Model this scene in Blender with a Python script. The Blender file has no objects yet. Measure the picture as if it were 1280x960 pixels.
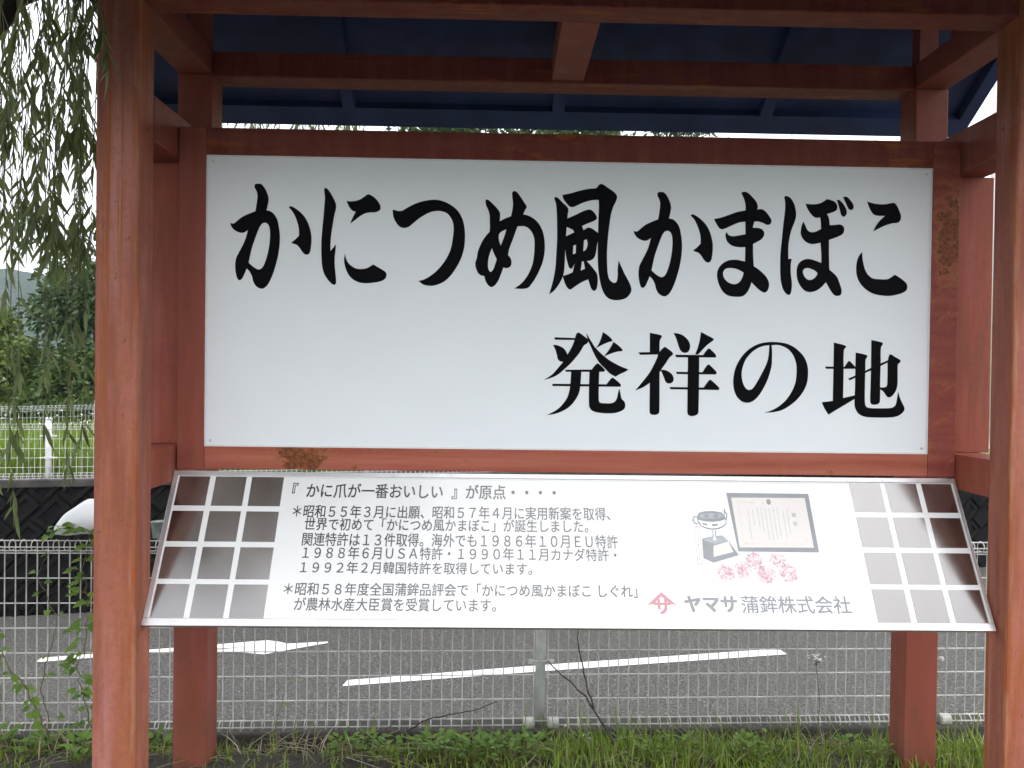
import bpy, bmesh, math, random
import numpy as np
from mathutils import Vector, Matrix

# ------------------------------------------------------------------ camera, sky, sun, exposure
SC = bpy.context.scene
COL = SC.collection
R = math.radians
EYE = 1.63                                   # eye height above the ground at the sign

cam = bpy.data.cameras.new('camera')
cam.sensor_fit = 'HORIZONTAL'; cam.sensor_width = 36.0
cam.lens = 36.0 * 925.0 / 1280.0
cam.clip_start = 0.05; cam.clip_end = 3000
cam_o = bpy.data.objects.new('camera', cam); COL.objects.link(cam_o)
def cam_matrix(yaw, pitch, roll):
    cy, sy, cp, sp = math.cos(yaw), math.sin(yaw), math.cos(pitch), math.sin(pitch)
    f = Vector((sy*cp, cy*cp, sp)); r = Vector((cy, -sy, 0)); u = r.cross(f)
    cr, sr = math.cos(roll), math.sin(roll)
    r2 = cr*r + sr*u; u2 = -sr*r + cr*u
    return Matrix(((r2.x, u2.x, -f.x, 0), (r2.y, u2.y, -f.y, 0), (r2.z, u2.z, -f.z, 0), (0, 0, 0, 1)))
cam_o.matrix_world = Matrix.Translation((0, -2.75, EYE)) @ cam_matrix(R(1.10541), R(-0.59899), R(0.7517))
SC.camera = cam_o

world = bpy.data.worlds.new('World'); SC.world = world; world.use_nodes = True
wn = world.node_tree; wn.nodes.clear()
SUN_EL, SUN_AZ = R(62), R(163)               # azimuth clockwise from +Y: high, behind the camera
sky = wn.nodes.new('ShaderNodeTexSky'); sky.sky_type = 'NISHITA'; sky.sun_disc = False
sky.sun_elevation = SUN_EL; sky.sun_rotation = SUN_AZ
sky.air_density = 1.0; sky.dust_density = 6.0; sky.ozone_density = 1.0
hsv = wn.nodes.new('ShaderNodeHueSaturation'); hsv.inputs['Saturation'].default_value = 0.25
bg = wn.nodes.new('ShaderNodeBackground'); bg.inputs['Strength'].default_value = 0.15
wo = wn.nodes.new('ShaderNodeOutputWorld')
cloud = wn.nodes.new('ShaderNodeMix'); cloud.data_type = 'RGBA'       # an even white cloud layer over most of the sky
cloud.inputs[0].default_value = 0.7; cloud.inputs[7].default_value = (8.85, 9.2, 9.75, 1)
wn.links.new(sky.outputs[0], hsv.inputs['Color']); wn.links.new(hsv.outputs[0], cloud.inputs[6]); wn.links.new(cloud.outputs[2], bg.inputs['Color'])
wn.links.new(bg.outputs[0], wo.inputs['Surface'])

sun = bpy.data.lights.new('sun', 'SUN'); sun.energy = 0.5; sun.angle = R(70); sun.color = (1.0, 0.97, 0.93)
sun_o = bpy.data.objects.new('sun', sun); COL.objects.link(sun_o)
sd = Vector((math.sin(SUN_AZ)*math.cos(SUN_EL), math.cos(SUN_AZ)*math.cos(SUN_EL), math.sin(SUN_EL)))
sun_o.rotation_euler = (-sd).to_track_quat('-Z', 'Y').to_euler()
sun_o.location = sd * 30

SC.render.engine = 'CYCLES'
SC.view_settings.view_transform = 'Standard'; SC.view_settings.look = 'None'
SC.view_settings.exposure = 0.84; SC.view_settings.gamma = 1.0
SC.view_settings.use_curve_mapping = False
SC.cycles.use_denoising = True
SC.cycles.max_bounces = 8; SC.cycles.transparent_max_bounces = 8

rng = np.random.default_rng(7); random.seed(7)

# ------------------------------------------------------------------ materials
class NT:
    def __init__(s, name):
        s.m = bpy.data.materials.new(name); s.m.use_nodes = True
        s.t = s.m.node_tree; s.t.nodes.clear()
        s.out = s.t.nodes.new('ShaderNodeOutputMaterial'); s.b = s.t.nodes.new('ShaderNodeBsdfPrincipled')
        s.t.links.new(s.b.outputs[0], s.out.inputs['Surface']); s._pos = None
    def n(s, typ, **kw):
        nd = s.t.nodes.new(typ)
        for k, v in kw.items(): setattr(nd, k, v)
        return nd
    def link(s, a, b): s.t.links.new(a, b)
    def pos(s):
        if s._pos is None: s._pos = s.n('ShaderNodeNewGeometry').outputs['Position']
        return s._pos
    def scaled(s, v, off=(0, 0, 0)):
        mp = s.n('ShaderNodeMapping'); s.link(s.pos(), mp.inputs['Vector'])
        mp.inputs['Scale'].default_value = v; mp.inputs['Location'].default_value = off
        return mp.outputs[0]
    def noise(s, scale=(1, 1, 1), detail=4, rough=0.55, off=(0, 0, 0), dist=0.0):
        nd = s.n('ShaderNodeTexNoise'); s.link(s.scaled(scale, off), nd.inputs['Vector'])
        nd.inputs['Scale'].default_value = 1.0; nd.inputs['Detail'].default_value = detail
        nd.inputs['Roughness'].default_value = rough; nd.inputs['Distortion'].default_value = dist
        return nd.outputs['Fac']
    def ramp(s, fac, lo, hi, a=0.0, b=1.0):
        nd = s.n('ShaderNodeMapRange'); s.link(fac, nd.inputs['Value'])
        nd.inputs['From Min'].default_value = lo; nd.inputs['From Max'].default_value = hi
        nd.inputs['To Min'].default_value = a; nd.inputs['To Max'].default_value = b
        return nd.outputs[0]
    def mix(s, fac, a, b):
        nd = s.n('ShaderNodeMix', data_type='RGBA')
        if isinstance(fac, (int, float)): nd.inputs[0].default_value = fac
        else: s.link(fac, nd.inputs[0])
        for sock, v in ((nd.inputs[6], a), (nd.inputs[7], b)):
            if isinstance(v, tuple): sock.default_value = (*v, 1)
            else: s.link(v, sock)
        return nd.outputs[2]
    def math(s, op, a, b=0.0):
        nd = s.n('ShaderNodeMath', operation=op)
        for sock, v in ((nd.inputs[0], a), (nd.inputs[1], b)):
            if isinstance(v, (int, float)): sock.default_value = v
            else: s.link(v, sock)
        return nd.outputs[0]
    def color(s, c):
        if isinstance(c, tuple): s.b.inputs['Base Color'].default_value = (*c, 1)
        else: s.link(c, s.b.inputs['Base Color'])
    def rough(s, v):
        if isinstance(v, (int, float)): s.b.inputs['Roughness'].default_value = v
        else: s.link(v, s.b.inputs['Roughness'])
    def bump(s, h, strength=0.3, dist=0.01):
        nd = s.n('ShaderNodeBump'); s.link(h, nd.inputs['Height'])
        nd.inputs['Strength'].default_value = strength; nd.inputs['Distance'].default_value = dist
        s.link(nd.outputs[0], s.b.inputs['Normal'])

def simple(name, col, rough=0.6, metal=0.0, spec=0.5, var=0.12, vs=12):
    t = NT(name)
    n = t.noise((vs, vs, vs), 4)
    t.color(t.mix(t.ramp(n, 0.3, 0.7), tuple(c*(1-var) for c in col), tuple(min(1, c*(1+var)) for c in col)))
    t.rough(rough); t.b.inputs['Metallic'].default_value = metal
    t.b.inputs['Specular IOR Level'].default_value = spec
    return t.m

def red_paint(name, rust=0.0, edges=False, base=(0.27, 0.062, 0.038), faded=(0.33, 0.098, 0.068), axis='z'):
    t = NT(name)
    sx = (17, 17, 1.6) if axis == 'z' else (1.6, 17, 17)
    streak = t.noise(sx, 5, 0.6)
    blot = t.noise((3.2, 3.2, 3.2), 5, 0.6, off=(3, 1, 2))
    fine = t.noise((60, 60, 60), 3, 0.6)
    c = t.mix(t.ramp(streak, 0.30, 0.70), base, faded)
    wide = t.noise((11, 11, 0.7) if axis == 'z' else (0.7, 11, 11), 3, 0.5, off=(6, 6, 1))
    c = t.mix(t.ramp(wide, 0.48, 0.68, 0, 0.7), c, tuple(min(1, x*k) for x, k in zip(base, (1.12, 1.22, 0.80))))
    c = t.mix(t.ramp(wide, 0.44, 0.30, 0, 0.7), c, tuple(x*k for x, k in zip(faded, (1.02, 1.25, 1.5))))
    c = t.mix(t.ramp(blot, 0.45, 0.70, 0, 0.6), c, tuple(x*k for x, k in zip(base, (1.12, 1.25, 0.9))))
    c = t.mix(t.ramp(blot, 0.30, 0.40, 0.5, 0.0), c, tuple(x*0.72 for x in base))
    c = t.mix(t.ramp(fine, 0.45, 0.75, 0, 0.35), c, (0.22, 0.065, 0.04))
    foot = t.n('ShaderNodeSeparateXYZ'); t.link(t.pos(), foot.inputs[0])          # mud splashed on the lowest part
    mud = t.math('MULTIPLY', t.ramp(foot.outputs['Z'], 0.0, 0.32, 1.0, 0.0), t.ramp(t.noise((15, 15, 9), 5, 0.7, off=(7, 3, 2)), 0.38, 0.62))
    c = t.mix(t.math('MULTIPLY', mud, 0.75), c, (0.075, 0.055, 0.038))
    # grimy brown foot of the posts, rust runs and chipped spots
    c = t.mix(t.math('MULTIPLY', t.ramp(t.noise((18, 18, 2), 4, 0.6, off=(2, 9, 4)), 0.45, 0.62), 0.55), c, (0.20, 0.062, 0.032))
    run = t.noise((38, 38, 0.9) if axis == 'z' else (5, 38, 22), 4, 0.7, off=(9, 4, 1))
    big = t.noise((2.3, 2.3, 0.7) if axis == 'z' else (1.6, 5, 5), 3, 0.5, off=(1, 7, 5))
    m = t.math('MULTIPLY', t.ramp(run, 0.56 - rust, 0.66 - rust), t.ramp(big, 0.50 - rust, 0.62 - rust))
    c = t.mix(t.math('MULTIPLY', m, 0.85), c, (0.31, 0.085, 0.016))
    spots = t.noise((34, 34, 24), 6, 0.7, off=(5, 2, 8))
    sm = t.math('MULTIPLY', t.ramp(spots, 0.63 - rust*0.3, 0.69 - rust*0.3), t.ramp(big, 0.47 - rust, 0.57 - rust))
    c = t.mix(t.math('MULTIPLY', sm, 0.8), c, (0.13, 0.038, 0.016))
    if edges:                                     # paint worn to an orange line along the inner front edges
        xyz = t.n('ShaderNodeSeparateXYZ'); t.link(t.pos(), xyz.inputs[0])
        for ex in (-1.187, 1.730):
            d = t.math('ABSOLUTE', t.math('SUBTRACT', xyz.outputs['X'], ex))
            fr = t.ramp(xyz.outputs['Y'], -0.278, -0.284)
            wob = t.math('MULTIPLY', t.noise((60, 60, 9), 6, 0.8, off=(ex, 0, 3)), 0.036)
            line = t.math('MULTIPLY', t.ramp(t.math('SUBTRACT', wob, d), 0.0, 0.006), fr)
            line = t.math('MULTIPLY', line, t.ramp(t.noise((9, 9, 2.2), 5, 0.75, off=(4, ex, 8)), 0.36, 0.54))
            c = t.mix(t.math('MULTIPLY', line, 0.75), c, t.mix(t.ramp(t.noise((40, 40, 4), 3), 0.46, 0.66), (0.33, 0.085, 0.018), (0.45, 0.21, 0.13)))
    t.color(c)
    t.rough(t.ramp(streak, 0.3, 0.7, 0.5, 0.72)); t.b.inputs['Specular IOR Level'].default_value = 0.3
    t.bump(t.math('ADD', t.math('MULTIPLY', spots, 0.6), t.math('MULTIPLY', fine, 0.4)), 0.45, 0.003)
    return t.m

def red_rusty_rail(name, at=(-0.72, 0.0, EYE - 0.305), size=0.17, squash=1.6, a=(0.30, 0.068, 0.042), b=(0.42, 0.13, 0.085)):
    # lower frame rail: paint flaked off in a patch left of its middle and in small chips along it
    t = NT(name)
    streak = t.noise((1.2, 20, 24), 5, 0.6); fine = t.noise((70, 70, 70), 4, 0.65)
    c = t.mix(t.ramp(streak, 0.35, 0.68), a, b)
    ragged = t.noise((14, 14, 22), 6, 0.75, off=(2, 2, 2))
    g = t.n('ShaderNodeVectorMath', operation='DISTANCE')
    mp = t.scaled((1, 1, squash)); t.link(mp, g.inputs[0]); g.inputs[1].default_value = (at[0], at[1], at[2]*squash)
    near = t.ramp(g.outputs['Value'], 0.02, size, 0.26, 0.0)
    v = t.math('ADD', ragged, near)
    patch = t.ramp(v, 0.635, 0.665)
    c = t.mix(t.ramp(v, 0.52, 0.65, 0, 0.85), c, (0.33, 0.115, 0.045))
    c = t.mix(patch, c, t.mix(t.ramp(fine, 0.35, 0.62), (0.26, 0.075, 0.018), (0.10, 0.030, 0.013)))
    t.color(c); t.rough(0.62); t.b.inputs['Specular IOR Level'].default_value = 0.3
    t.bump(t.math('SUBTRACT', fine, patch), 0.3, 0.0015)
    return t.m

def glossy_print(name, col, rough=0.16, ior=1.95, dirt=0.06, col2=None):
    t = NT(name)
    n = t.noise((5, 5, 5), 5, 0.6); f = t.noise((55, 55, 40), 4, 0.6)
    c = t.mix(t.ramp(n, 0.35, 0.7), col, col2 or tuple(x*(1-dirt) for x in col))
    c = t.mix(t.ramp(f, 0.70, 0.76, 0, 0.12), c, (0.28, 0.26, 0.24))
    t.color(c)
    t.b.inputs['IOR'].default_value = ior
    sm = t.noise((9, 6, 6), 5, 0.7, off=(4, 4, 4))
    t.rough(t.ramp(sm, 0.35, 0.7, rough, rough + 0.09))
    return t.m

def leaf_mat(name, a, b, c=None, rough=0.5, trans=0.35):
    t = NT(name)
    g = t.n('ShaderNodeNewGeometry'); rp = g.outputs['Random Per Island']
    col = t.mix(t.ramp(rp, 0.0, 0.85), a, b)
    if c: col = t.mix(t.ramp(rp, 0.86, 0.95), col, c)
    t.color(col); t.rough(rough); t.b.inputs['Specular IOR Level'].default_value = 0.35
    tr = t.n('ShaderNodeBsdfTranslucent'); t.link(t.mix(0.35, col, (0.16, 0.24, 0.02)), tr.inputs['Color'])
    mx = t.n('ShaderNodeMixShader'); mx.inputs[0].default_value = trans
    t.link(t.b.outputs[0], mx.inputs[1]); t.link(tr.outputs[0], mx.inputs[2]); t.link(mx.outputs[0], t.out.inputs['Surface'])
    return t.m

M = {}
M['red'] = red_paint('red_paint', base=(0.235, 0.050, 0.036), faded=(0.30, 0.088, 0.065))
M['red_post'] = red_paint('red_paint_front_posts', rust=0.07, edges=True, base=(0.32, 0.094, 0.062), faded=(0.44, 0.172, 0.130))
M['red_beam_shaded'] = red_paint('red_paint_beams_shaded', rust=0.02, axis='x', base=(0.140, 0.019, 0.014), faded=(0.18, 0.036, 0.027))  # less faded red, darkened further to carry the shade under the roof
M['red_side'] = red_paint('red_paint_side_boards', rust=0.0, base=(0.31, 0.070, 0.046), faded=(0.38, 0.105, 0.075))
M['red_rail'] = red_rusty_rail('red_paint_flaking')
M['red_stile'] = red_rusty_rail('red_paint_worn_stile', (1.687, 0.0, EYE + 0.55), 0.075, 0.28, (0.20, 0.038, 0.027), (0.27, 0.072, 0.052))
M['navy'] = simple('navy_sheet_metal', (0.024, 0.040, 0.115), 0.40, 0.0, 0.5, 0.3, 7)
M['sheet'] = glossy_print('white_sign_sheet', (0.80, 0.83, 0.845), 0.30, 1.45, 0.025)
M['caption'] = glossy_print('white_caption_sheet', (0.76, 0.765, 0.76), 0.16, 1.75, 0.06)
M['brown'] = glossy_print('brown_squares', (0.050, 0.024, 0.017), 0.13, 2.7, 0.3)
M['black'] = simple('black_lettering', (0.003, 0.003, 0.004), 0.6, 0, 0.06, 0.2, 40)
M['ink'] = glossy_print('dark_print', (0.022, 0.022, 0.025), 0.2, 1.9, 0.4)
M['ink_grey'] = glossy_print('grey_print', (0.25, 0.255, 0.275), 0.2, 1.6, 0.2)
M['ink_pale'] = glossy_print('pale_grey_print', (0.36, 0.39, 0.42), 0.2, 1.6, 0.25)
M['ink_line'] = glossy_print('mid_grey_print', (0.25, 0.265, 0.285), 0.2, 1.6, 0.25)
M['pink'] = glossy_print('pale_pink_print', (0.64, 0.40, 0.44), 0.2, 1.6, 0.5, (0.72, 0.63, 0.64))  # pale pink print, whiter in blotches
M['logo'] = glossy_print('pale_red_print', (0.56, 0.24, 0.28), 0.2, 1.6, 0.2)  # pale red for the maker's mark and the food flecks
t = NT('pink_food_print')
a = t.noise((130, 130, 130), 4, 0.75); b = t.noise((40, 40, 40), 3, 0.6)
c = t.mix(t.ramp(t.math('ADD', a, t.math('MULTIPLY', b, 0.4)), 0.62, 0.80), (0.52, 0.27, 0.32), (0.76, 0.69, 0.70))
t.color(c); t.rough(0.25); t.b.inputs['IOR'].default_value = 1.6; M['food'] = t.m
M['cream'] = glossy_print('cream_print', (0.70, 0.655, 0.615), 0.2, 1.6, 0.05)
M['alu'] = simple('aluminium_edge', (0.62, 0.61, 0.61), 0.34, 0.75, 0.5, 0.1, 18)
M['alu_white'] = simple('pale_edge_trim', (0.72, 0.72, 0.72), 0.4, 0.2, 0.5, 0.06, 18)
M['fence'] = simple('cream_fence_coating', (0.56, 0.55, 0.51), 0.5, 0.0, 0.4, 0.3, 9)
M['fence_post'] = simple('grey_galvanised_post', (0.52, 0.53, 0.50), 0.42, 0.15, 0.5, 0.22, 14)
M['fence_white'] = simple('white_fence_coating', (0.72, 0.72, 0.70), 0.5, 0.0, 0.4, 0.08, 5)
M['pole'] = simple('pale_steel_pole', (0.62, 0.58, 0.56), 0.5, 0.1, 0.4, 0.1, 6)
M['clear'] = simple('cloudy_plastic', (0.75, 0.8, 0.8), 0.15)
M['clear'].node_tree.nodes['Principled BSDF'].inputs['Transmission Weight'].default_value = 0.85
M['bag'] = simple('white_plastic', (0.82, 0.83, 0.84), 0.45, 0, 0.4, 0.03, 14)
M['bark'] = simple('bark', (0.055, 0.042, 0.032), 0.9, 0, 0.2, 0.45, 22)
M['bark_dark'] = simple('willow_bark', (0.035, 0.030, 0.026), 0.9, 0, 0.2, 0.45, 22)
M['twig'] = simple('yellow_green_twig', (0.13, 0.12, 0.045), 0.7, 0, 0.3, 0.3, 30)
M['dry'] = simple('dry_twig', (0.075, 0.062, 0.050), 0.9, 0, 0.2, 0.4, 50)
M['willow'] = leaf_mat('willow_leaf', (0.095, 0.125, 0.050), (0.22, 0.255, 0.13), None, 0.45, 0.48)
M['leaf_dark'] = leaf_mat('dark_leaf', (0.022, 0.048, 0.016), (0.055, 0.095, 0.030), None, 0.5, 0.2)
M['leaf_mid'] = leaf_mat('mid_leaf', (0.040, 0.075, 0.018), (0.085, 0.130, 0.035), None, 0.5, 0.25)
M['leaf_light'] = leaf_mat('light_leaf', (0.075, 0.120, 0.020), (0.145, 0.195, 0.045), None, 0.5, 0.3)
M['weed'] = leaf_mat('weed_leaf', (0.065, 0.145, 0.014), (0.145, 0.245, 0.030), None, 0.5, 0.3)
M['grass'] = leaf_mat('grass_blade', (0.095, 0.165, 0.012), (0.215, 0.300, 0.035), (0.30, 0.26, 0.13), 0.5, 0.3)
M['field_grass'] = leaf_mat('tall_field_grass', (0.15, 0.245, 0.022), (0.25, 0.345, 0.045), (0.34, 0.35, 0.22), 0.55, 0.35)
M['straw'] = leaf_mat('dry_straw', (0.10, 0.075, 0.045), (0.34, 0.28, 0.18), (0.42, 0.38, 0.30), 0.7, 0.1)
M['petal'] = simple('white_petals', (0.78, 0.78, 0.74), 0.6)

t = NT('asphalt')
sp = t.noise((34, 34, 34), 5, 0.8); bl = t.noise((0.8, 0.8, 0.8), 5, 0.6)
pit = t.noise((48, 48, 48), 2, 0.6, off=(3, 3, 3))
c = t.mix(t.ramp(sp, 0.43, 0.58), (0.020, 0.019, 0.018), (0.125, 0.118, 0.106))
c = t.mix(t.ramp(pit, 0.62, 0.67, 0, 0.9), c, (0.30, 0.29, 0.27))
c = t.mix(t.ramp(bl, 0.35, 0.7, 0, 0.3), c, (0.075, 0.074, 0.072))
t.color(c); t.rough(0.85); t.bump(sp, 0.5, 0.004); M['asphalt'] = t.m

t = NT('road_paint')
w = t.noise((60, 60, 60), 4, 0.7); w2 = t.noise((5, 5, 5), 4, 0.6)
c = t.mix(t.ramp(t.math('ADD', w, t.math('MULTIPLY', w2, 0.4)), 0.86, 0.95), (0.78, 0.78, 0.76), (0.22, 0.22, 0.21))
t.color(c); t.rough(0.7); M['road_paint'] = t.m

t = NT('soil')
a = t.noise((9, 9, 9), 6, 0.7); b = t.noise((70, 70, 70), 4, 0.7)
c = t.mix(t.ramp(a, 0.35, 0.65), (0.018, 0.015, 0.011), (0.046, 0.038, 0.028))
c = t.mix(t.ramp(b, 0.62, 0.72), c, (0.11, 0.095, 0.07))
t.color(c); t.rough(0.95); t.bump(b, 0.6, 0.01); M['soil'] = t.m

t = NT('pale_paving')
a = t.noise((6, 6, 6), 5, 0.6)
t.color(t.mix(t.ramp(a, 0.35, 0.65), (0.09, 0.088, 0.082), (0.14, 0.136, 0.128))); t.rough(0.9); M['paving'] = t.m

t = NT('mossy_concrete')
a = t.noise((8, 8, 14), 6, 0.65); b = t.noise((45, 45, 45), 4, 0.7)
c = t.mix(t.ramp(a, 0.35, 0.65), (0.040, 0.036, 0.032), (0.085, 0.078, 0.068))
c = t.mix(t.ramp(b, 0.58, 0.7, 0, 0.7), c, (0.035, 0.045, 0.015))
t.color(c); t.rough(0.95); t.bump(b, 0.5, 0.006); M['kerb'] = t.m

t = NT('dark_weathered_stone')
a = t.noise((3, 3, 3), 6, 0.7); b = t.noise((26, 26, 26), 5, 0.7)
c = t.mix(t.ramp(a, 0.35, 0.68), (0.004, 0.0038, 0.004), (0.011, 0.010, 0.0105))
c = t.mix(t.ramp(b, 0.62, 0.76, 0, 0.7), c, (0.03, 0.028, 0.027))
t.color(c); t.rough(0.95); t.b.inputs['Specular IOR Level'].default_value = 0.2; t.bump(b, 0.6, 0.01); M['stone'] = t.m

t = NT('coping_concrete')
a = t.noise((5, 5, 9), 5, 0.6)
t.color(t.mix(t.ramp(a, 0.4, 0.65), (0.035, 0.032, 0.030), (0.075, 0.070, 0.064))); t.rough(0.9); M['coping'] = t.m

t = NT('meadow_soil')
a = t.noise((2, 2, 2), 5, 0.6)
t.color(t.mix(t.ramp(a, 0.35, 0.65), (0.07, 0.12, 0.02), (0.13, 0.18, 0.04))); t.rough(0.95); M['meadow'] = t.m

t = NT('wooded_hill')
a = t.noise((0.07, 0.07, 0.07), 6, 0.65); b = t.noise((0.35, 0.35, 0.35), 4, 0.7)
c = t.mix(t.ramp(a, 0.35, 0.65), (0.022, 0.044, 0.030), (0.048, 0.078, 0.045))
c = t.mix(t.ramp(b, 0.5, 0.75, 0, 0.8), c, (0.018, 0.034, 0.020))
t.color(c); t.rough(0.95); t.b.inputs['Specular IOR Level'].default_value = 0.05; t.bump(b, 1.0, 3.0); M['hill'] = t.m

# ------------------------------------------------------------------ builders
def tag(o, label=None, cat=None, group=None, kind=None):
    if label: o['label'] = label
    if cat: o['category'] = cat
    if group: o['group'] = group
    if kind: o['kind'] = kind
    return o
def empty(name, loc=(0, 0, 0), rz=0.0):
    o = bpy.data.objects.new(name, None); o.empty_display_size = 0.2
    o.location = loc; o.rotation_euler = (0, 0, rz); COL.objects.link(o); return o
def link_mesh(name, me, mats, parent=None):
    o = bpy.data.objects.new(name, me); COL.objects.link(o)
    for m in (mats if isinstance(mats, (list, tuple)) else [mats]): me.materials.append(m)
    if parent: o.parent = parent
    return o
def from_bm(name, bm, mats, parent=None, smooth=False):
    bmesh.ops.recalc_face_normals(bm, faces=bm.faces)
    me = bpy.data.meshes.new(name); bm.to_mesh(me); bm.free()
    if smooth:
        for p in me.polygons: p.use_smooth = True
    return link_mesh(name, me, mats, parent)
def from_np(name, verts, faces, mats, parent=None, smooth=False):
    me = bpy.data.meshes.new(name)
    verts = np.asarray(verts, dtype=np.float32); faces = np.asarray(faces, dtype=np.int32)
    k = faces.shape[1]
    me.vertices.add(len(verts)); me.vertices.foreach_set('co', verts.ravel())
    me.loops.add(faces.size); me.loops.foreach_set('vertex_index', faces.ravel())
    me.polygons.add(len(faces)); me.polygons.foreach_set('loop_start', np.arange(0, faces.size, k, dtype=np.int32))
    me.polygons.foreach_set('loop_total', np.full(len(faces), k, dtype=np.int32))
    me.update(calc_edges=True)
    if smooth: me.polygons.foreach_set('use_smooth', np.ones(len(faces), dtype=bool))
    return link_mesh(name, me, mats, parent)
def box(bm, x0, x1, y0, y1, z0, z1, bev=0.0):
    v = [bm.verts.new((x, y, z)) for z in (z0, z1) for y in (y0, y1) for x in (x0, x1)]
    fs = [bm.faces.new([v[i] for i in q]) for q in ((0, 2, 3, 1), (4, 5, 7, 6), (0, 1, 5, 4), (2, 6, 7, 3), (0, 4, 6, 2), (1, 3, 7, 5))]
    if bev:
        es = list({e for f in fs for e in f.edges})
        bmesh.ops.bevel(bm, geom=es, offset=bev, segments=2, profile=0.5, affect='EDGES')
def box_part(name, dims, mat, parent, bev=0.004):
    bm = bmesh.new(); box(bm, *dims, bev); return from_bm(name, bm, mat, parent)
def tube(bm, pts, radii, seg=8, caps=True):
    pts = [Vector(p) for p in pts]; rings = []
    if isinstance(radii, (int, float)): radii = [radii]*len(pts)
    prev = None
    for i, p in enumerate(pts):
        d = (pts[min(i+1, len(pts)-1)] - pts[max(i-1, 0)]).normalized()
        if prev is None:
            a = d.orthogonal().normalized()
        else:
            a = (prev - d*prev.dot(d))
            a = a.normalized() if a.length > 1e-6 else d.orthogonal().normalized()
        prev = a; b = d.cross(a)
        rings.append([bm.verts.new(p + radii[i]*(math.cos(2*math.pi*k/seg)*a + math.sin(2*math.pi*k/seg)*b)) for k in range(seg)])
    for r0, r1 in zip(rings, rings[1:]):
        for k in range(seg): bm.faces.new((r0[k], r0[(k+1) % seg], r1[(k+1) % seg], r1[k]))
    if caps and seg > 2:
        bm.faces.new(rings[0][::-1]); bm.faces.new(rings[-1])
def poly_prism(bm, pts, z0, z1):
    a = [bm.verts.new((x, y, z0)) for x, y in pts]; b = [bm.verts.new((x, y, z1)) for x, y in pts]
    bm.faces.new(a[::-1]); bm.faces.new(b); n = len(pts)
    for i in range(n): bm.faces.new((a[i], a[(i+1) % n], b[(i+1) % n], b[i]))

def frames_from(dirs, rs):
    """unit side vectors for direction vectors"""
    ref = rs.normal(size=dirs.shape); s = np.cross(dirs, ref)
    s /= np.linalg.norm(s, axis=1, keepdims=True) + 1e-9
    return s
def leaf_quads(base, dirs, length, width, rs, fold=0.25):
    """diamond leaves folded along the midrib: base, two sides, tip -> 2 triangles"""
    n = len(base); s = frames_from(dirs, rs); nrm = np.cross(dirs, s)
    L = length[:, None]; W = width[:, None]
    b = base; tip = base + dirs*L
    mid = base + dirs*L*0.42 + nrm*W*fold
    l = mid + s*W*0.5 - nrm*W*fold; r = mid - s*W*0.5 - nrm*W*fold
    v = np.stack([b, l, tip, r], 1).reshape(-1, 3)
    i = np.arange(n)*4
    f = np.stack([np.stack([i, i+1, i+2], 1), np.stack([i, i+2, i+3], 1)], 1).reshape(-1, 3)
    return v, f

# ------------------------------------------------------------------ the setting: ground, road, meadow, hill
Z = lambda z: z + EYE                         # height relative to the eye -> height above the ground
ROAD = Z(-3.1)
def sheet(name, pts, mat):
    me = bpy.data.meshes.new(name); me.from_pydata([tuple(p) for p in pts], [], [tuple(range(len(pts)))]); me.update()
    return tag(link_mesh(name, me, mat), kind='structure')
sheet('ground', [(-700, -300, ROAD-0.06), (700, -300, ROAD-0.06), (700, 700, ROAD-0.06), (-700, 700, ROAD-0.06)], M['meadow'])
sheet('road', [(-80, 0.95, ROAD), (80, 0.95, ROAD), (80, 24.0, ROAD), (-80, 0.97, ROAD)], M['asphalt'])
bpy.data.objects['road'].data.clear_geometry()
bpy.data.objects['road'].data.from_pydata([(-80, 0.9, ROAD), (80, 0.9, ROAD), (80, 23.9, ROAD), (-26, 2.75, ROAD), (-80, 2.75, ROAD)], [], [(0, 1, 2, 3, 4)])
# bank on which the sign stands: level, then falling a little to the kerb
def bank():
    bm = bmesh.new(); nx, ny = 90, 46
    ys = [-7 + 6.6*i/8 for i in range(9)] + [-0.3 + 1.22*i/(ny-10) for i in range(ny-9)]
    xs = [-16 + 32*i/nx for i in range(nx+1)]
    g = []
    for y in ys:
        row = []
        for x in xs:
            s = min(1, max(0, (y-0.38)/0.45)); s = s*s*(3-2*s)
            z = -0.18*s + 0.012*math.sin(5.1*x+y*3)*math.cos(7*y+x*2.3) + rng.normal()*0.004 - 0.012
            row.append(bm.verts.new((x, y, z)))
        g.append(row)
    for r0, r1 in zip(g, g[1:]):
        for i in range(nx): bm.faces.new((r0[i], r0[i+1], r1[i+1], r1[i]))
    last = g[-1]; low = [bm.verts.new((v.co.x, v.co.y, ROAD-0.1)) for v in last]
    for i in range(nx): bm.faces.new((last[i], last[i+1], low[i+1], low[i]))
    o = from_bm('bank', bm, M['soil'], smooth=True); tag(o, kind='structure')
bank()
sheet('path', [(-16, -30, 0.02), (16, -30, 0.02), (16, -1.0, 0.02), (-16, -1.0, 0.02)], M['paving'])
bm = bmesh.new(); box(bm, -14, 14, 0, 0.14, ROAD-0.05, Z(-1.725), 0.012)
kerb = from_bm('kerb', bm, M['kerb']); kerb.location = (0.232, 0.83, 0); kerb.rotation_euler = (0, 0, 0.03); tag(kerb, kind='structure')

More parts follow.
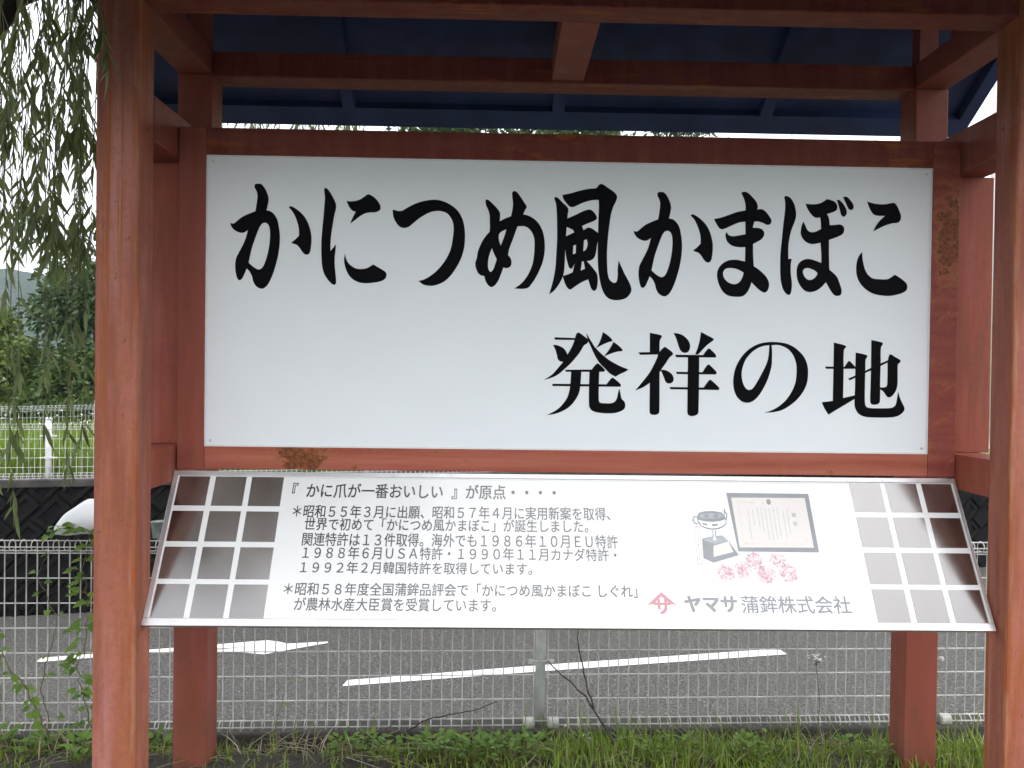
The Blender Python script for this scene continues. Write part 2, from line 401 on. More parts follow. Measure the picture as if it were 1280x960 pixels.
# road markings, painted on the asphalt
def flat_poly(name, pts, z, mat):
    bm = bmesh.new(); f = bm.faces.new([bm.verts.new((x, y, z)) for x, y in pts])
    bmesh.ops.triangulate(bm, faces=[f]); return from_bm(name, bm, mat)
tag(flat_poly('lane_line', [(-1.502, 4.593), (-1.484, 4.738), (0.757, 5.205), (3.268, 5.680), (3.305, 5.510), (0.757, 5.040)], ROAD+0.004, M['road_paint']),
    'white dash of the lane line painted on the grey road below the sign', 'road marking')
tag(flat_poly('road_arrow', [(-4.866, 5.169), (-4.869, 5.279), (-3.599, 5.592), (-2.976, 5.755), (-2.639, 5.848), (-2.491, 5.808), (-2.368, 5.743), (-1.921, 5.818), (-1.911, 5.776),
     (-2.313, 5.549), (-2.533, 5.413), (-2.703, 5.449), (-3.095, 5.497), (-3.11, 5.536), (-2.754, 5.646), (-3.554, 5.49), (-4.803, 5.17)], ROAD+0.004, M['road_paint']),
    'white straight-ahead arrow painted on the road behind the left posts', 'road marking')

# meadow terrace behind the stone wall, out to the hill
WA = math.atan(0.2); WD = Vector((math.cos(WA), math.sin(WA), 0)); WN = Vector((-WD.y, WD.x, 0))
W0 = Vector((-5.6, 6.75, 0))                  # a point on the foot of the wall
WTOP = Z(-1.38)
def wp(s, n, z): p = W0 + WD*s + WN*n; return (p.x, p.y, z)
sheet('meadow', [wp(-30, 0.30, WTOP-0.03), wp(34, 0.30, WTOP-0.03), (420, 60, WTOP-0.03), (420, 330, WTOP-0.03), (-420, 330, WTOP-0.03), (-420, 8, WTOP-0.03)], M['meadow'])
def hill():
    bm = bmesh.new(); nx, ny = 110, 26; g = []
    for j in range(ny+1):
        row = []
        for i in range(nx+1):
            x = -460 + 760*i/nx; y = 215 + 180*j/ny
            ridge = 41 + 7*math.sin(x*0.021+1.2) + 4*math.sin(x*0.06+2) + 0.016*(-x-140) * 1.0
            fall = 1/(1+math.exp((x-60)/60))
            prof = math.sin(min(1, j/(ny*0.75))*math.pi/2)**1.4
            z = WTOP - 1.0 + ridge*fall*prof + rng.normal()*1.3*prof
            row.append(bm.verts.new((x, y, z)))
        g.append(row)
    for r0, r1 in zip(g, g[1:]):
        for i in range(nx): bm.faces.new((r0[i], r0[i+1], r1[i+1], r1[i]))
    tag(from_bm('hill', bm, M['hill'], smooth=True), kind='structure')
hill()

# ------------------------------------------------------------------ stone retaining wall of slanted blocks
def stone_wall():
    S0, S1, H = -22.0, 30.0, WTOP - ROAD - 0.10
    root = empty('retaining_wall', (W0.x, W0.y, ROAD), WA)
    tag(root, 'dark stone retaining wall of slanted framed blocks along the far side of the road', 'wall')
    bm = bmesh.new()
    a = math.radians(45); ca, sa = math.cos(a), math.sin(a)
    bw, bh = 0.44, 0.27
    def P(u, v, d): return (u*ca - v*sa, -d, u*sa + v*ca)
    rows = range(-90, 140)
    for r in rows:
        for k in range(-70, 90):
            u0 = k*bw + (0.5*bw if r % 2 else 0); v0 = r*bh
            cx, cz = (u0+bw/2)*ca - (v0+bh/2)*sa, (u0+bw/2)*sa + (v0+bh/2)*ca
            if not (S0-0.1 < cx < S1+0.1 and -0.25 < cz < H+0.25): continue
            e = 0.013; j = 0.03 + 0.018*random.random(); fr = 0.055; rc = j - 0.028
            tl = random.uniform(-0.006, 0.006)
            def ring(ins, d): return [bm.verts.new(P(x, y, d + tl*(1 if q in (0, 1) else -1))) for q, (x, y) in enumerate(((u0+ins, v0+ins), (u0+bw-ins, v0+ins), (u0+bw-ins, v0+bh-ins), (u0+ins, v0+bh-ins)))]
            r0, r1, r2, r3 = ring(e, 0.0), ring(e+0.012, j), ring(e+fr, j), ring(e+fr+0.012, rc)
            for A, B in ((r0, r1), (r1, r2), (r2, r3)):
                for q in range(4): bm.faces.new((A[q], A[(q+1) % 4], B[(q+1) % 4], B[q]))
            bm.faces.new(r3)
    for co, no in (((0, 0, H), (0, 0, 1)), ((0, 0, -0.03), (0, 0, -1)), ((S1, 0, 0), (1, 0, 0)), ((S0, 0, 0), (-1, 0, 0))):
        bmesh.ops.bisect_plane(bm, geom=bm.verts[:]+bm.edges[:]+bm.faces[:], plane_co=co, plane_no=no, clear_outer=True)
    box(bm, S0, S1, 0.004, 0.30, -0.1, H-0.004)
    from_bm('block_face', bm, M['stone'], root)
    bm = bmesh.new(); box(bm, S0, S1, -0.06, 0.34, H, H+0.10, 0.012)
    from_bm('coping', bm, M['coping'], root)
stone_wall()

# ------------------------------------------------------------------ mesh fences
def mesh_panel(name, width, height, mat, parent, loc, pitch=0.05, hpitch=0.12, rv=0.0028, rh=0.0031, curl=0.026, seg=4):
    """welded mesh panel whose top and bottom are rolled towards the viewer; local x along, z up"""
    bm = bmesh.new()
    prof = []
    for k in range(9):                            # bottom roll, closing onto the sheet
        an = math.radians(-300 + 300*k/8)
        prof.append((-curl + curl*math.cos(an), curl + curl*math.sin(an)))
    top = height - curl
    for k in range(9):
        an = math.radians(300*k/8)
        prof.append((-curl + curl*math.cos(an), top + curl*math.sin(an)))
    n = int(round(width/pitch))
    for i in range(n+1):
        x = i*width/n
        tube(bm, [(x, y, z) for y, z in prof], rv, seg, caps=False)
    zs = []; z = curl + hpitch*0.9
    while z < top - 0.03: zs.append((0.003, z)); z += hpitch
    for k in (1, 3, 5): zs.append(prof[k])
    for k in (12, 14, 16): zs.append(prof[k])
    for y, z in zs: tube(bm, [(0, y, z), (width, y, z)], rh, seg, caps=False)
    o = from_bm(name, bm, mat, parent); o.location = loc
    return o
def near_fence():
    root = empty('wire_fence', (0.232, 0.895, Z(-1.73)), 0.03)
    tag(root, 'low cream wire mesh fence with rolled edges between the sign and the road', 'fence')
    H = 0.925; pitch = 1.985
    proto = None
    for i, x in enumerate((-2*pitch, -pitch, 0, pitch, 2*pitch)):
        if proto is None:
            bm = bmesh.new(); tube(bm, [(0, 0.03, -0.15), (0, 0.03, H+0.01)], 0.0255, 18)
            proto = from_bm('post', bm, M['fence_post'], root, smooth=True); proto.location = (x, 0, 0); po = proto
            bm = bmesh.new(); tube(bm, [(0, 0.03, H+0.01), (0, 0.03, H+0.028)], 0.029, 18)
            c0 = from_bm('cap', bm, M['fence_post'], proto)
            fits = [c0]
            for z in (0.026, 0.325, 0.90):
                bm = bmesh.new()
                for s in (-1, 1):
                    tube(bm, [(s*0.052 + 0.010*math.cos(t*math.pi/5), -0.012, z + 0.010*math.sin(t*math.pi/5)) for t in range(11)], 0.0042, 6, caps=False)
                    box(bm, s*0.052-0.007, s*0.052+0.007, -0.022, 0.006, z-0.007, z+0.007, 0.002)
                tube(bm, [(-0.05, -0.002, z), (-0.022, -0.004, z), (0.022, -0.004, z), (0.05, -0.002, z)], 0.0035, 6)
                fits.append(from_bm('clamp', bm, M['fence'], proto))
            for z in (0.026, H-0.026):                     # white sleeves on the ends of the rolled edges
                for s in (-1, 1):
                    bm = bmesh.new(); tube(bm, [(s*0.040, -0.026, z), (s*0.085, -0.026, z)], 0.0285, 14); fits.append(from_bm('sleeve', bm, M['fence'], proto))
        else:
            po = proto.copy(); COL.objects.link(po); po.parent = root; po.location = (x, 0, 0)
            for ch in fits:
                d = ch.copy(); COL.objects.link(d); d.parent = po
    w = pitch - 0.07; p0 = None
    for i in range(-2, 2):
        loc = (i*pitch + 0.035, 0, 0)
        if p0 is None: p0 = mesh_panel('mesh_panel', w, H, M['fence'], root, loc)
        else:
            q = p0.copy(); COL.objects.link(q); q.parent = root; q.location = loc
near_fence()
def field_fence(name, loc, rz, n0, n1, H, label, first=0.0):
    root = empty(name, loc, rz); tag(root, label, 'fence')
    pitch = 2.0; pp = None; mp = None
    for i in range(n0, n1+1):
        x = first + i*pitch
        if pp is None:
            bm = bmesh.new(); tube(bm, [(0, 0, -0.12), (0, 0, H+0.05)], 0.036, 14); pp = from_bm('post', bm, M['fence_white'], root, smooth=True); q = pp
            bm = bmesh.new()
            tube(bm, [(0, 0, H+0.05), (0, 0, H+0.065), (0, 0, H+0.08)], [0.042, 0.038, 0.012], 14)
            c0 = from_bm('cap', bm, M['fence_white'], pp, smooth=True)
            bm = bmesh.new()
            for z in (0.26, 0.54): tube(bm, [(0, 0, z-0.015), (0, 0, z+0.015)], 0.046, 14); box(bm, -0.10, 0.10, -0.012, 0.012, z-0.008, z+0.008)
            b0 = from_bm('bracket', bm, M['fence_white'], pp)
        else:
            q = pp.copy(); COL.objects.link(q); q.parent = root
            for ch in (c0, b0): d = ch.copy(); COL.objects.link(d); d.parent = q
        q.location = (x, 0, 0)
        if i < n1:
            l2 = (x+0.01, -0.045, 0)
            if mp is None: mp = mesh_panel('mesh_panel', pitch-0.02, H, M['fence_white'], root, l2, 0.066, 0.12, 0.0026, 0.0036, 0.035, 3)
            else:
                e = mp.copy(); COL.objects.link(e); e.parent = root; e.location = l2
p = wp(0, 0.10, WTOP)
field_fence('mesh_fence', p, WA, -5, 9, 0.70, 'white mesh fence on top of the dark stone wall', first=-0.12)
field_fence('mesh_fence', (-10.7, 2.6 + 6.0, WTOP), math.atan2(5.5, 2.0)-0.36, 0, 4, 0.72, 'farther white mesh fence slanting away behind the meadow grass', first=0.35)

# ------------------------------------------------------------------ the sign shelter
sign = empty('sign_shelter', (0, 0, 0))
tag(sign, 'red roofed sign shelter with a large white Japanese sign board and a slanted caption panel', 'sign')
XL, XR, PW = -1.187, 1.730, 0.140             # inner faces of the left and right posts, post width
for xa, xb in ((XL-PW, XL), (XR, XR+PW)):
    box_part('front_post', (xa, xb, -0.295, -0.180, -0.12, Z(1.42)), M['red_post'], sign, 0.010)
for xa, xb in ((XL-PW, XL), (XR, XR+PW)):
    box_part('back_post', (xa, xb, 0.320, 0.440, -0.2, Z(1.2249)), M['red'], sign, 0.006)
box_part('lintel', (XL+0.001, XR-0.001, -0.293, -0.182, Z(1.226), Z(1.37)), M['red_beam_shaded'], sign, 0.005)
box_part('back_beam', (XL+0.001, XR-0.001, 0.321, 0.439, Z(1.215), Z(1.318)), M['red_beam_shaded'], sign, 0.005)
for xa, xb in ((XL-PW+0.002, XL-0.002), (0.206, 0.340), (XR+0.002, XR+PW-0.002)):
    mid = 0.2 < xa < 0.3
    box_part('tie_beam', (xa, xb, -0.1815, 0.3205 if mid else 0.442, Z(1.2255), Z(1.330)), M['red'], sign, 0.005)
for xa, xb in ((XL-PW+0.001, XL-0.001), (XR+0.001, XR+PW-0.001)):
    box_part('upper_side_rail', (xa, xb, -0.182, 0.322, Z(0.790), Z(0.948)), M['red'], sign, 0.005)
    box_part('lower_side_rail', (xa, xb, -0.182, 0.322, Z(-0.405), Z(-0.272)), M['red_side'], sign, 0.005)
for xa, xb in ((XL-0.176, XL+0.004), (XR-0.002, XR+0.172)):
    box_part('side_board', (xa, xb, 0.072, 0.118, Z(-0.2715), Z(0.7895)), M['red_side'], sign, 0.003)
# main sign frame
FX0, FX1, FZ0, FZ1 = -1.181, 1.7255, Z(-0.358), Z(0.902)
WX0, WX1, WZ0, WZ1 = -1.082, 1.6215, Z(-0.2735), Z(0.8008)
box_part('frame_stile', (FX0, WX0, 0.0, 0.07, FZ0, FZ1), M['red'], sign, 0.003)
box_part('frame_stile', (WX1, FX1, 0.0, 0.07, FZ0, FZ1), M['red_stile'], sign, 0.003)
box_part('frame_top_rail', (WX0+0.0005, WX1-0.0005, 0.001, 0.069, WZ1, FZ1-0.001), M['red_beam_shaded'], sign, 0.003)
box_part('frame_bottom_rail', (WX0+0.0005, WX1-0.0005, 0.001, 0.069, FZ0+0.001, WZ0), M['red_rail'], sign, 0.003)
board = box_part('sign_board', (WX0+0.003, WX1-0.003, 0.006, 0.030, WZ0+0.003, WZ1-0.003), M['sheet'], sign, 0.0)
bm = bmesh.new()
for d in ((WX0, WX1, WZ1-0.0065, WZ1-0.0002), (WX0, WX1, WZ0+0.0002, WZ0+0.0065)): box(bm, d[0]+0.0002, d[1]-0.0002, 0.0035, 0.028, d[2], d[3])
for d in ((WX0, WX0+0.0065), (WX1-0.0065, WX1)): box(bm, d[0]+0.0001, d[1]-0.0001, 0.0032, 0.028, WZ0+0.0066, WZ1-0.0066)
from_bm('edge_trim', bm, M['alu_white'], board)
bm = bmesh.new()
for sx in (WX0+0.022, WX1-0.022):
    for sz in (WZ0+0.022, WZ1-0.022):
        tube(bm, [(sx, 0.0062, sz), (sx, 0.0035, sz)], 0.0045, 10)
from_bm('screw', bm, M['alu'], board)

# big brush lettering; outlines in tenths of a millimetre on the board, 'c' marks a corner
GLYPHS = {
    'ka1': '-9040 6960,-8926 6981,-8811 6964,-8695 6833,-8602 6650,-8540 6421,-8565 6237,-8618 6006c,-8471 5976,-8342 5872,-8225 5690,-8163 5438,-8119 5116,-8124 4747,-8180 4331,-8268 3960,-8388 3589,-8546 3264,-8705 3123,-8820 3121,-8968 3202,-9075 3371,-9123 3555,-9216 3738,-9323 3851c,-9399 3666,-9489 3480,-9580 3414,-9658 3468,-9720 3684,-9745 3937,-9716 4214,-9621 4423,-9500 4655,-9388 4910,-9290 5271c,-9413 5186,-9527 5161,-9688 5204,-9826 5294,-9919 5431,-9943 5522c,-9815 5502,-9669 5619,-9487 5760,-9259 5870,-9021 5966c,-8978 6253,-8953 6529,-8982 6690,-9062 6849/-8683 5549,-8591 5522,-8521 5431,-8483 5248,-8480 4971,-8513 4648,-8579 4324,-8668 4046,-8759 3883,-8882 3821,-9034 3888,-9173 3992,-9256 4074c,-9208 4314,-9146 4592,-9066 4846,-8968 5124,-8865 5380,-8774 5510/-7793 6144,-7725 6173,-7610 6129,-7425 6003,-7239 5822,-7099 5594,-7004 5319,-6955 5043,-6966 4720,-7018 4465,-7109 4394,-7202 4416,-7294 4507,-7388 4644,-7504 4757,-7619 4792,-7698 4832c,-7552 4950,-7415 5091c,-7418 5312,-7466 5542,-7560 5794,-7677 5999,-7770 6099',
    'ka2': '5882 6923,5995 6944,6109 6927,6226 6795,6320 6612,6382 6382,6358 6196,6307 5964c,6454 5934,6583 5830,6700 5647,6763 5393,6809 5070,6806 4699,6753 4282,6667 3909,6550 3537,6395 3210,6238 3068,6123 3067,5976 3148,5869 3318,5820 3503,5726 3686,5619 3801c,5545 3614,5456 3427,5366 3361,5288 3416,5225 3632,5199 3886,5226 4165,5319 4374,5438 4608,5549 4864,5643 5226c,5521 5141,5408 5116,5248 5160,5109 5250,5017 5387,4992 5479c,5120 5458,5264 5577,5444 5718,5671 5828,5906 5925c,5947 6212,5971 6490,5940 6651,5861 6812/6246 5505,6337 5479,6407 5387,6447 5203,6451 4925,6419 4600,6356 4275,6269 3996,6180 3832,6058 3770,5906 3837,5768 3942,5684 4024c,5731 4265,5790 4544,5868 4800,5964 5079,6065 5335,6155 5466/7126 6103,7194 6132,7309 6088,7494 5961,7680 5779,7821 5550,7916 5274,7967 4997,7958 4672,7907 4416,7817 4345,7725 4367,7632 4458,7539 4596,7422 4709,7308 4745,7229 4785c,7374 4903,7509 5045c,7505 5267,7456 5498,7360 5751,7243 5957,7150 6057',
    'ni': '-6504 6826,-6459 6873,-6357 6806,-6217 6601,-6075 6304,-6064 6119,-6117 5888,-6169 5564,-6225 5194,-6253 4824,-6250 4547c,-6141 4678,-6050 4804c,-6066 4550,-6091 4319,-6088 3995,-6057 3718,-6031 3442,-6053 3321,-6127 3301,-6229 3369,-6369 3529,-6486 3735,-6558 4034,-6585 4449,-6590 4864,-6562 5326,-6521 5788,-6489 6250,-6474 6527/-5676 6403c,-5524 6392,-5363 6408,-5179 6467,-5019 6576,-4904 6656,-4812 6649,-4650 6550,-4510 6400,-4425 6240,-4437 6101,-4574 6016,-4782 5994,-4966 5963,-5149 5867,-5332 5726,-5538 5565c,-5448 5784,-5335 6017c,-5451 6047,-5544 6138,-5624 6275/-5710 4454c,-5676 4279,-5591 4119,-5452 3996,-5266 3907,-4990 3911,-4829 3969,-4668 4064,-4529 3997,-4343 3894,-4203 3794,-4174 3679,-4237 3539,-4430 3443,-4707 3393,-4937 3375,-5168 3399,-5377 3489,-5540 3634,-5658 3840,-5720 4047,-5745 4255',
    'tsu': '-3971 6110c,-3902 6102,-3786 6067,-3624 6079,-3418 6202,-3142 6346,-2820 6453,-2450 6506,-2172 6474,-1847 6341,-1566 6114,-1386 5807,-1303 5462,-1284 5091,-1317 4720,-1414 4371,-1586 4021,-1814 3693,-2043 3480,-2274 3370,-2458 3321,-2644 3323,-2829 3371,-2993 3489c,-2785 3548,-2555 3681,-2326 3870,-2120 4105,-1938 4386,-1803 4712,-1738 5084,-1710 5408,-1731 5639,-1817 5846,-1958 6006,-2144 6081,-2353 6091,-2584 6041,-2813 5922,-3043 5765,-3226 5605,-3386 5482,-3547 5442,-3710 5490,-3850 5650,-3945 5856',
    'me': '-533 6531,-463 6546,-346 6464,-158 6282,-7 6086,9 5892,-3 5752c,196 5858,413 5945c,457 6154,481 6410,450 6687,448 6826,531 6883,624 6838,742 6692,884 6486,994 6303,935 6186,867 6022c,1054 5979,1265 5867,1453 5685,1597 5409,1671 5085,1685 4714,1634 4341,1522 4014,1364 3687,1181 3405,1066 3292,857 3256,569 3266c,763 3399,946 3587,1106 3845,1227 4149,1283 4475,1302 4800,1289 5125,1202 5356,1060 5516,896 5582,664 5578c,597 5392,485 5065,373 4762,320 4506c,400 4414,454 4253,419 4090,289 4018,150 4039c,83 3829,-30 3549,-144 3385,-273 3304,-399 3371,-494 3518,-552 3712c,-659 3725,-777 3816,-872 4023,-888 4185,-839 4371,-796 4627,-675 4930,-538 5164,-378 5352c,-366 5515,-374 5746,-386 5977,-445 6185,-521 6346/247 5455c,190 5246,127 5059,46 4849c,-12 5011,-33 5196,3 5312,109 5393/-278 4751c,-220 4590,-96 4337c,-154 4150,-221 3964,-313 3869,-383 3929,-418 4076,-411 4308,-359 4541',
    'kaze': '2018 6625,2052 6685,2152 6652,2328 6482,2540 6263,2523 6040,2498 5693,2470 5247,2447 4751,2434 4255,2405 3858,2318 3609,2173 3359,2026 3183,1868 3066c,1926 3256,2020 3629,2089 4051,2117 4547,2139 5093,2131 5687,2109 6181,2070 6478|2315 6769c,2622 6834,2968 6939,3315 7014,3574 7039c,3662 7149,3735 7200,3835 7177,4036 7047,4263 6888,4355 6741,4317 6567,4211 6342,4135 6068,4081 5671,4038 5224,4010 4727,4017 4281,4047 3884,4110 3662,4212 3564,4312 3531,4386 3591,4418 3791,4418 4088,4449 4362c,4552 4140,4681 3869,4835 3598,4939 3327,4906 3152,4744 2976,4521 2898,4271 2894,4071 2966,3919 3137,3815 3384,3736 3730,3679 4176,3661 4771,3662 5366,3670 5862,3683 6357,3669 6605c,3421 6591,3123 6506,2876 6393,2738 6331,2604 6339,2453 6484,2351 6631|2496 5891c,2782 6020,3128 6189,3326 6242,3466 6180,3588 6019,3610 5910,3506 5824,3284 5731,3061 5628c,3123 5471c,3276 5568,3411 5550,3561 5453,3662 5366,3680 5168,3633 4944,3598 4671,3541 4471,3413 4360,3254 4328c,3380 4196,3507 4049,3634 3877,3677 3680,3665 3431,3627 3282,3544 3221,3458 3279,3391 3427,3323 3649c,3165 3582,2967 3470,2770 3328,2647 3257,2546 3325,2444 3512,2366 3758c,2564 3821,2737 3903c,2770 4062,2807 4222c,2735 4086,2676 4031,2600 4084,2533 4282,2480 4504,2452 4726c,2351 4849,2344 5344,2387 5840/2480 5584c,2715 5489c,2781 5391c,2470 5237c/2748 4895c,2847 4931c,2842 4609c,2733 4567c/3143 5100c,3242 5136c,3279 4988,3257 4839,3208 4739,3119 4688c/3075 4305c,3140 4316c,3198 4044c,3035 3967c',
    'ma': '9001 6969c,9118 7009,9260 6965,9451 6791,9595 6607,9636 6444,9609 6351c,9787 6368,9930 6286,10074 6112,10157 5964,10126 5832,10009 5788,9843 5856,9654 5908,9522 5906c,9478 5765,9460 5672c,9658 5666,9800 5622,9887 5516,9888 5399,9806 5258,9643 5152,9480 5066c,9486 4692,9522 4235c,9684 4135,9875 3974,10019 3813,10102 3627,10096 3440,10027 3299,9924 3260,9791 3319,9624 3456,9442 3641c,9389 3453,9275 3241,9112 3107,8853 3085,8570 3127,8380 3264,8235 3505,8161 3737,8148 3970,8224 4182,8386 4348,8596 4444,8831 4467,9019 4442,9189 4407c,9190 4944c,8917 4940,8681 4996,8514 5134,8451 5282,8439 5421,8485 5492c,8557 5386,8699 5342,8934 5374,9191 5425c,9174 5891c,8949 5859,8669 5742,8436 5631,8295 5596,8201 5641,8080 5812,7993 5973c,8241 6024,8522 6122,8849 6244,9177 6311c,9174 6506,9123 6715,9050 6877/8648 4156,8836 4131,9002 4068,9145 3986c,9100 3822,9009 3657,8869 3562,8728 3559,8562 3627,8419 3765,8369 3951,8414 4077,8507 4140',
    'bo': '10627 6858c,10707 6878,10849 6816,10970 6654,11059 6399,11083 6120,11021 5885,10930 5650,10851 5322,10810 4947,10818 4527c,10949 4538c,10915 4341,10922 3968,10965 3641,10956 3360,10911 3210,10841 3185,10721 3263,10599 3495,10537 3821,10516 4242,10518 4662,10560 5224,10607 5785,10656 6252,10669 6579/11433 6602c,11631 6587,11820 6590,12008 6640,12148 6722,12241 6784,12360 6758,12526 6696,12623 6567,12617 6403,12509 6322,12251 6233c,12325 6071,12362 5815c,12542 5827,12754 5845,12874 5776,12909 5637,12855 5496,12691 5399,12339 5262c,12348 4739,12373 4154c,12526 4030,12671 3878,12780 3622,12850 3389,12825 3225,12707 3171,12589 3198,12468 3327,12249 3684c,12110 3518,11924 3375,11689 3301,11475 3345,11307 3506,11185 3738,11143 3971,11153 4205,11221 4370,11361 4489,11549 4539,11762 4505,12071 4397c,12060 4734,12024 5154c,11846 5114,11657 5102,11467 5182,11347 5307,11273 5469,11279 5656,11314 5820,11369 5928c,11433 5799,11530 5613,11649 5545,11814 5558,12034 5669c,12021 5902,11994 6098c,11829 6086,11709 6154,11589 6292,11492 6454/11555 4202,11697 4167,11840 4099,11936 4007c,11867 3879,11751 3784,11610 3754,11481 3827,11393 3975,11377 4092,11437 4172/12610 6753c,12690 6769,12834 6641,12956 6456,12991 6316,12961 6199,12891 6141,12795 6196,12745 6335,12680 6568/12844 6874c,12976 6891,13121 6762,13242 6578,13230 6437,13174 6399,13079 6421,13001 6550,12913 6735',
    'ko': '13760 6727c,13903 6683,14116 6640,14401 6631,14637 6672,14779 6689,14875 6606,14973 6421,15048 6211,15028 6047,14935 5952,14745 5930,14510 5860,14275 5753,14003 5608c,14108 5821,14246 6010,14447 6201c,14219 6197,14029 6241,13908 6379,13825 6541/13605 4839c,13618 4619,13661 4385,13736 4152,13858 3967,14026 3852,14263 3823,14571 3828,14712 3896,14853 3992,14972 3938,15165 3809,15300 3685,15341 3545,15305 3427,15174 3331,14938 3252,14654 3201,14369 3215,14084 3267,13845 3381,13652 3542,13507 3727,13422 3937,13389 4194,13413 4475,13489 4687',
    'hatsu': '2094 1421,2104 1473c,2866 1457c,2841 1383c,2120 1380c|2859 1439c,2902 1600,2968 1660,3043 1639,3213 1518,3375 1390c,3328 1278,3199 1183,3053 938,2869 693,2685 486,2464 278,2243 88,2020 -27,1704 -131c,2019 85,2239 331,2430 564c,2329 574,2235 647,2196 796,2137 1000,2041 1193c,2209 1176,2397 1097,2510 987,2587 839c,2715 1064,2805 1270|3286 1650c,3343 1539,3458 1354,3604 1125c,3763 967,3922 820c,4142 655,4368 527,4595 418,4877 310c,4747 222,4561 137,4394 34c,4186 151,3997 335,3807 519,3654 741,3539 963,3442 1167,3373 1315,3307 1501|3895 1696c,4091 1568,4243 1421,4244 1358,4132 1326,3946 1249,3638 1088c,3759 1265,3849 1509|4300 1336c,4508 1182,4642 1042,4624 997,4474 976,4250 910,3945 783c,4063 933,4191 1122|2502 267c,3503 291c,3584 404,3695 518,3770 500,3997 272,3961 212c,2533 193c|2031 -261c,4061 -254c,4153 -129,4264 -8,4320 -15,4597 -254,4587 -340c,2043 -343c|2734 225c,3111 230c,3097 -106,3072 -405,3019 -629,2873 -893,2670 -1119,2411 -1279,2151 -1379,1845 -1428c,2075 -1313,2297 -1161,2481 -953,2609 -746,2680 -484,2714 -185|3418 234c,3781 239c,3773 -246,3781 -844,3820 -937,3978 -961,4240 -958,4389 -892,4462 -761,4497 -573,4539 -405c,4583 -572,4631 -777,4745 -907,4774 -1056,4730 -1168,4582 -1264,4358 -1323,4058 -1334,3758 -1311,3551 -1250,3449 -1147,3417 -998,3408 -400',
    'sho': '5655 1691c,6077 1607,6107 1548,6035 1409,6030 942c,5667 937c|5242 957c,6011 979c,5982 885c,5300 864c|5982 904c,6030 979,6122 1092,6226 1169,6290 1140,6518 967,6531 893,6408 779,6262 552,6104 326c,6042 213c,5912 80,5691 -165c,5542 -280,5375 -375,5140 -472c,5280 -302,5464 -75,5685 227,5849 547,5939 754|5682 -72c,5908 379c,6041 269c,6056 -1227,6027 -1321,5915 -1371,5803 -1369,5708 -1325,5688 -1232c|6078 314c,6209 316,6379 255,6512 144,6570 14,6554 -117,6461 -182,6348 -183,6272 -121,6213 28,6136 196|6544 1696c,6714 1680,6903 1608,7074 1461,7163 1294,7166 1126,7100 1001,6969 962,6856 1009,6779 1120,6720 1288,6641 1511|7577 1748c,7804 1632,8032 1512,8052 1456,7959 1380,7792 1246,7477 905c,7372 912c,7455 1130,7526 1411|6621 883c,7673 889c,7776 1040,7869 1135,7926 1117,8147 896,8149 802c,6652 793c|6661 247c,7657 246c,7767 423,7867 537,7928 511,8184 253,8159 166c,6700 166c|6425 -324c,7715 -326c,7814 -175,7936 -35,8001 -61,8295 -338,8270 -413c,6464 -406c|7102 844c,7523 850c,7523 -1247,7475 -1341,7326 -1399,7213 -1393,7129 -1326,7108 -1214c',
    'no': '10000 -1246c,10226 -1176,10488 -1041,10749 -832,10934 -604,11081 -340,11171 -76,11203 225,11199 488,11157 712,11059 936,10904 1121,10713 1238,10486 1303,10241 1292c,10263 1075,10267 812,10254 512,10183 212,10093 -52,9966 -316,9819 -562,9652 -752,9503 -847,9352 -879,9163 -833,8991 -685,8874 -462,8820 -181,8827 81,8879 363,8988 627,9172 910,9394 1130,9656 1291,9918 1377,10182 1411,10484 1408,10787 1363,11053 1254,11283 1081,11476 866,11594 605,11636 343,11623 5,11552 -258,11405 -523,11202 -770,10940 -980,10678 -1133,10377 -1212/10157 1291c,10150 1073,10124 811,10045 547,9918 283,9772 0,9625 -246,9532 -359,9420 -398,9306 -344,9209 -195,9149 11,9130 235,9179 498,9287 762,9472 989,9696 1161,9939 1258',
    'chi': '12594 1426c,13020 1319,13059 1263,12977 1150,12982 286,12980 -654,12991 -879c,12605 -884c,12593 -658,12595 93,12596 844|12277 521c,13015 519c,13108 663,13182 739,13239 710,13421 517c,13445 450c,12316 435c|12179 -821c,12583 -764,12980 -654,13440 -543c,13443 -667c,13097 -878,12722 -1108,12441 -1284c,12344 -1150,12246 -982|13430 1062c,13841 974,13869 918,13807 793,13802 410,13797 -117,13810 -831,13858 -962,14011 -1017,14315 -1024,14695 -1016,14865 -988,14978 -892,15023 -703,15063 -394c,15124 -589,15215 -795,15310 -982,15305 -1095,15193 -1228,15005 -1325,14701 -1366,14245 -1372,13827 -1347,13597 -1248,13461 -1061,13420 -874,13428 -272,13426 480|14013 1540c,14421 1451,14452 1395,14379 1263,14378 680,14373 -72,14378 -749,14330 -844,14179 -891,14065 -866,14018 -791,14016 -264,14021 488|13149 70c,13457 210,14021 488,14379 662,14661 789c,14678 910,14740 1012,14925 913,15117 803,15126 728,15036 633,15031 313,15031 -101,14986 -327,14875 -509,14763 -601,14668 -595,14590 -502,14493 -379,14377 -305c,14376 -241c,14566 -227,14633 -174,14650 -31,14651 308,14644 703c,14361 560,13797 297,13233 19c',
}
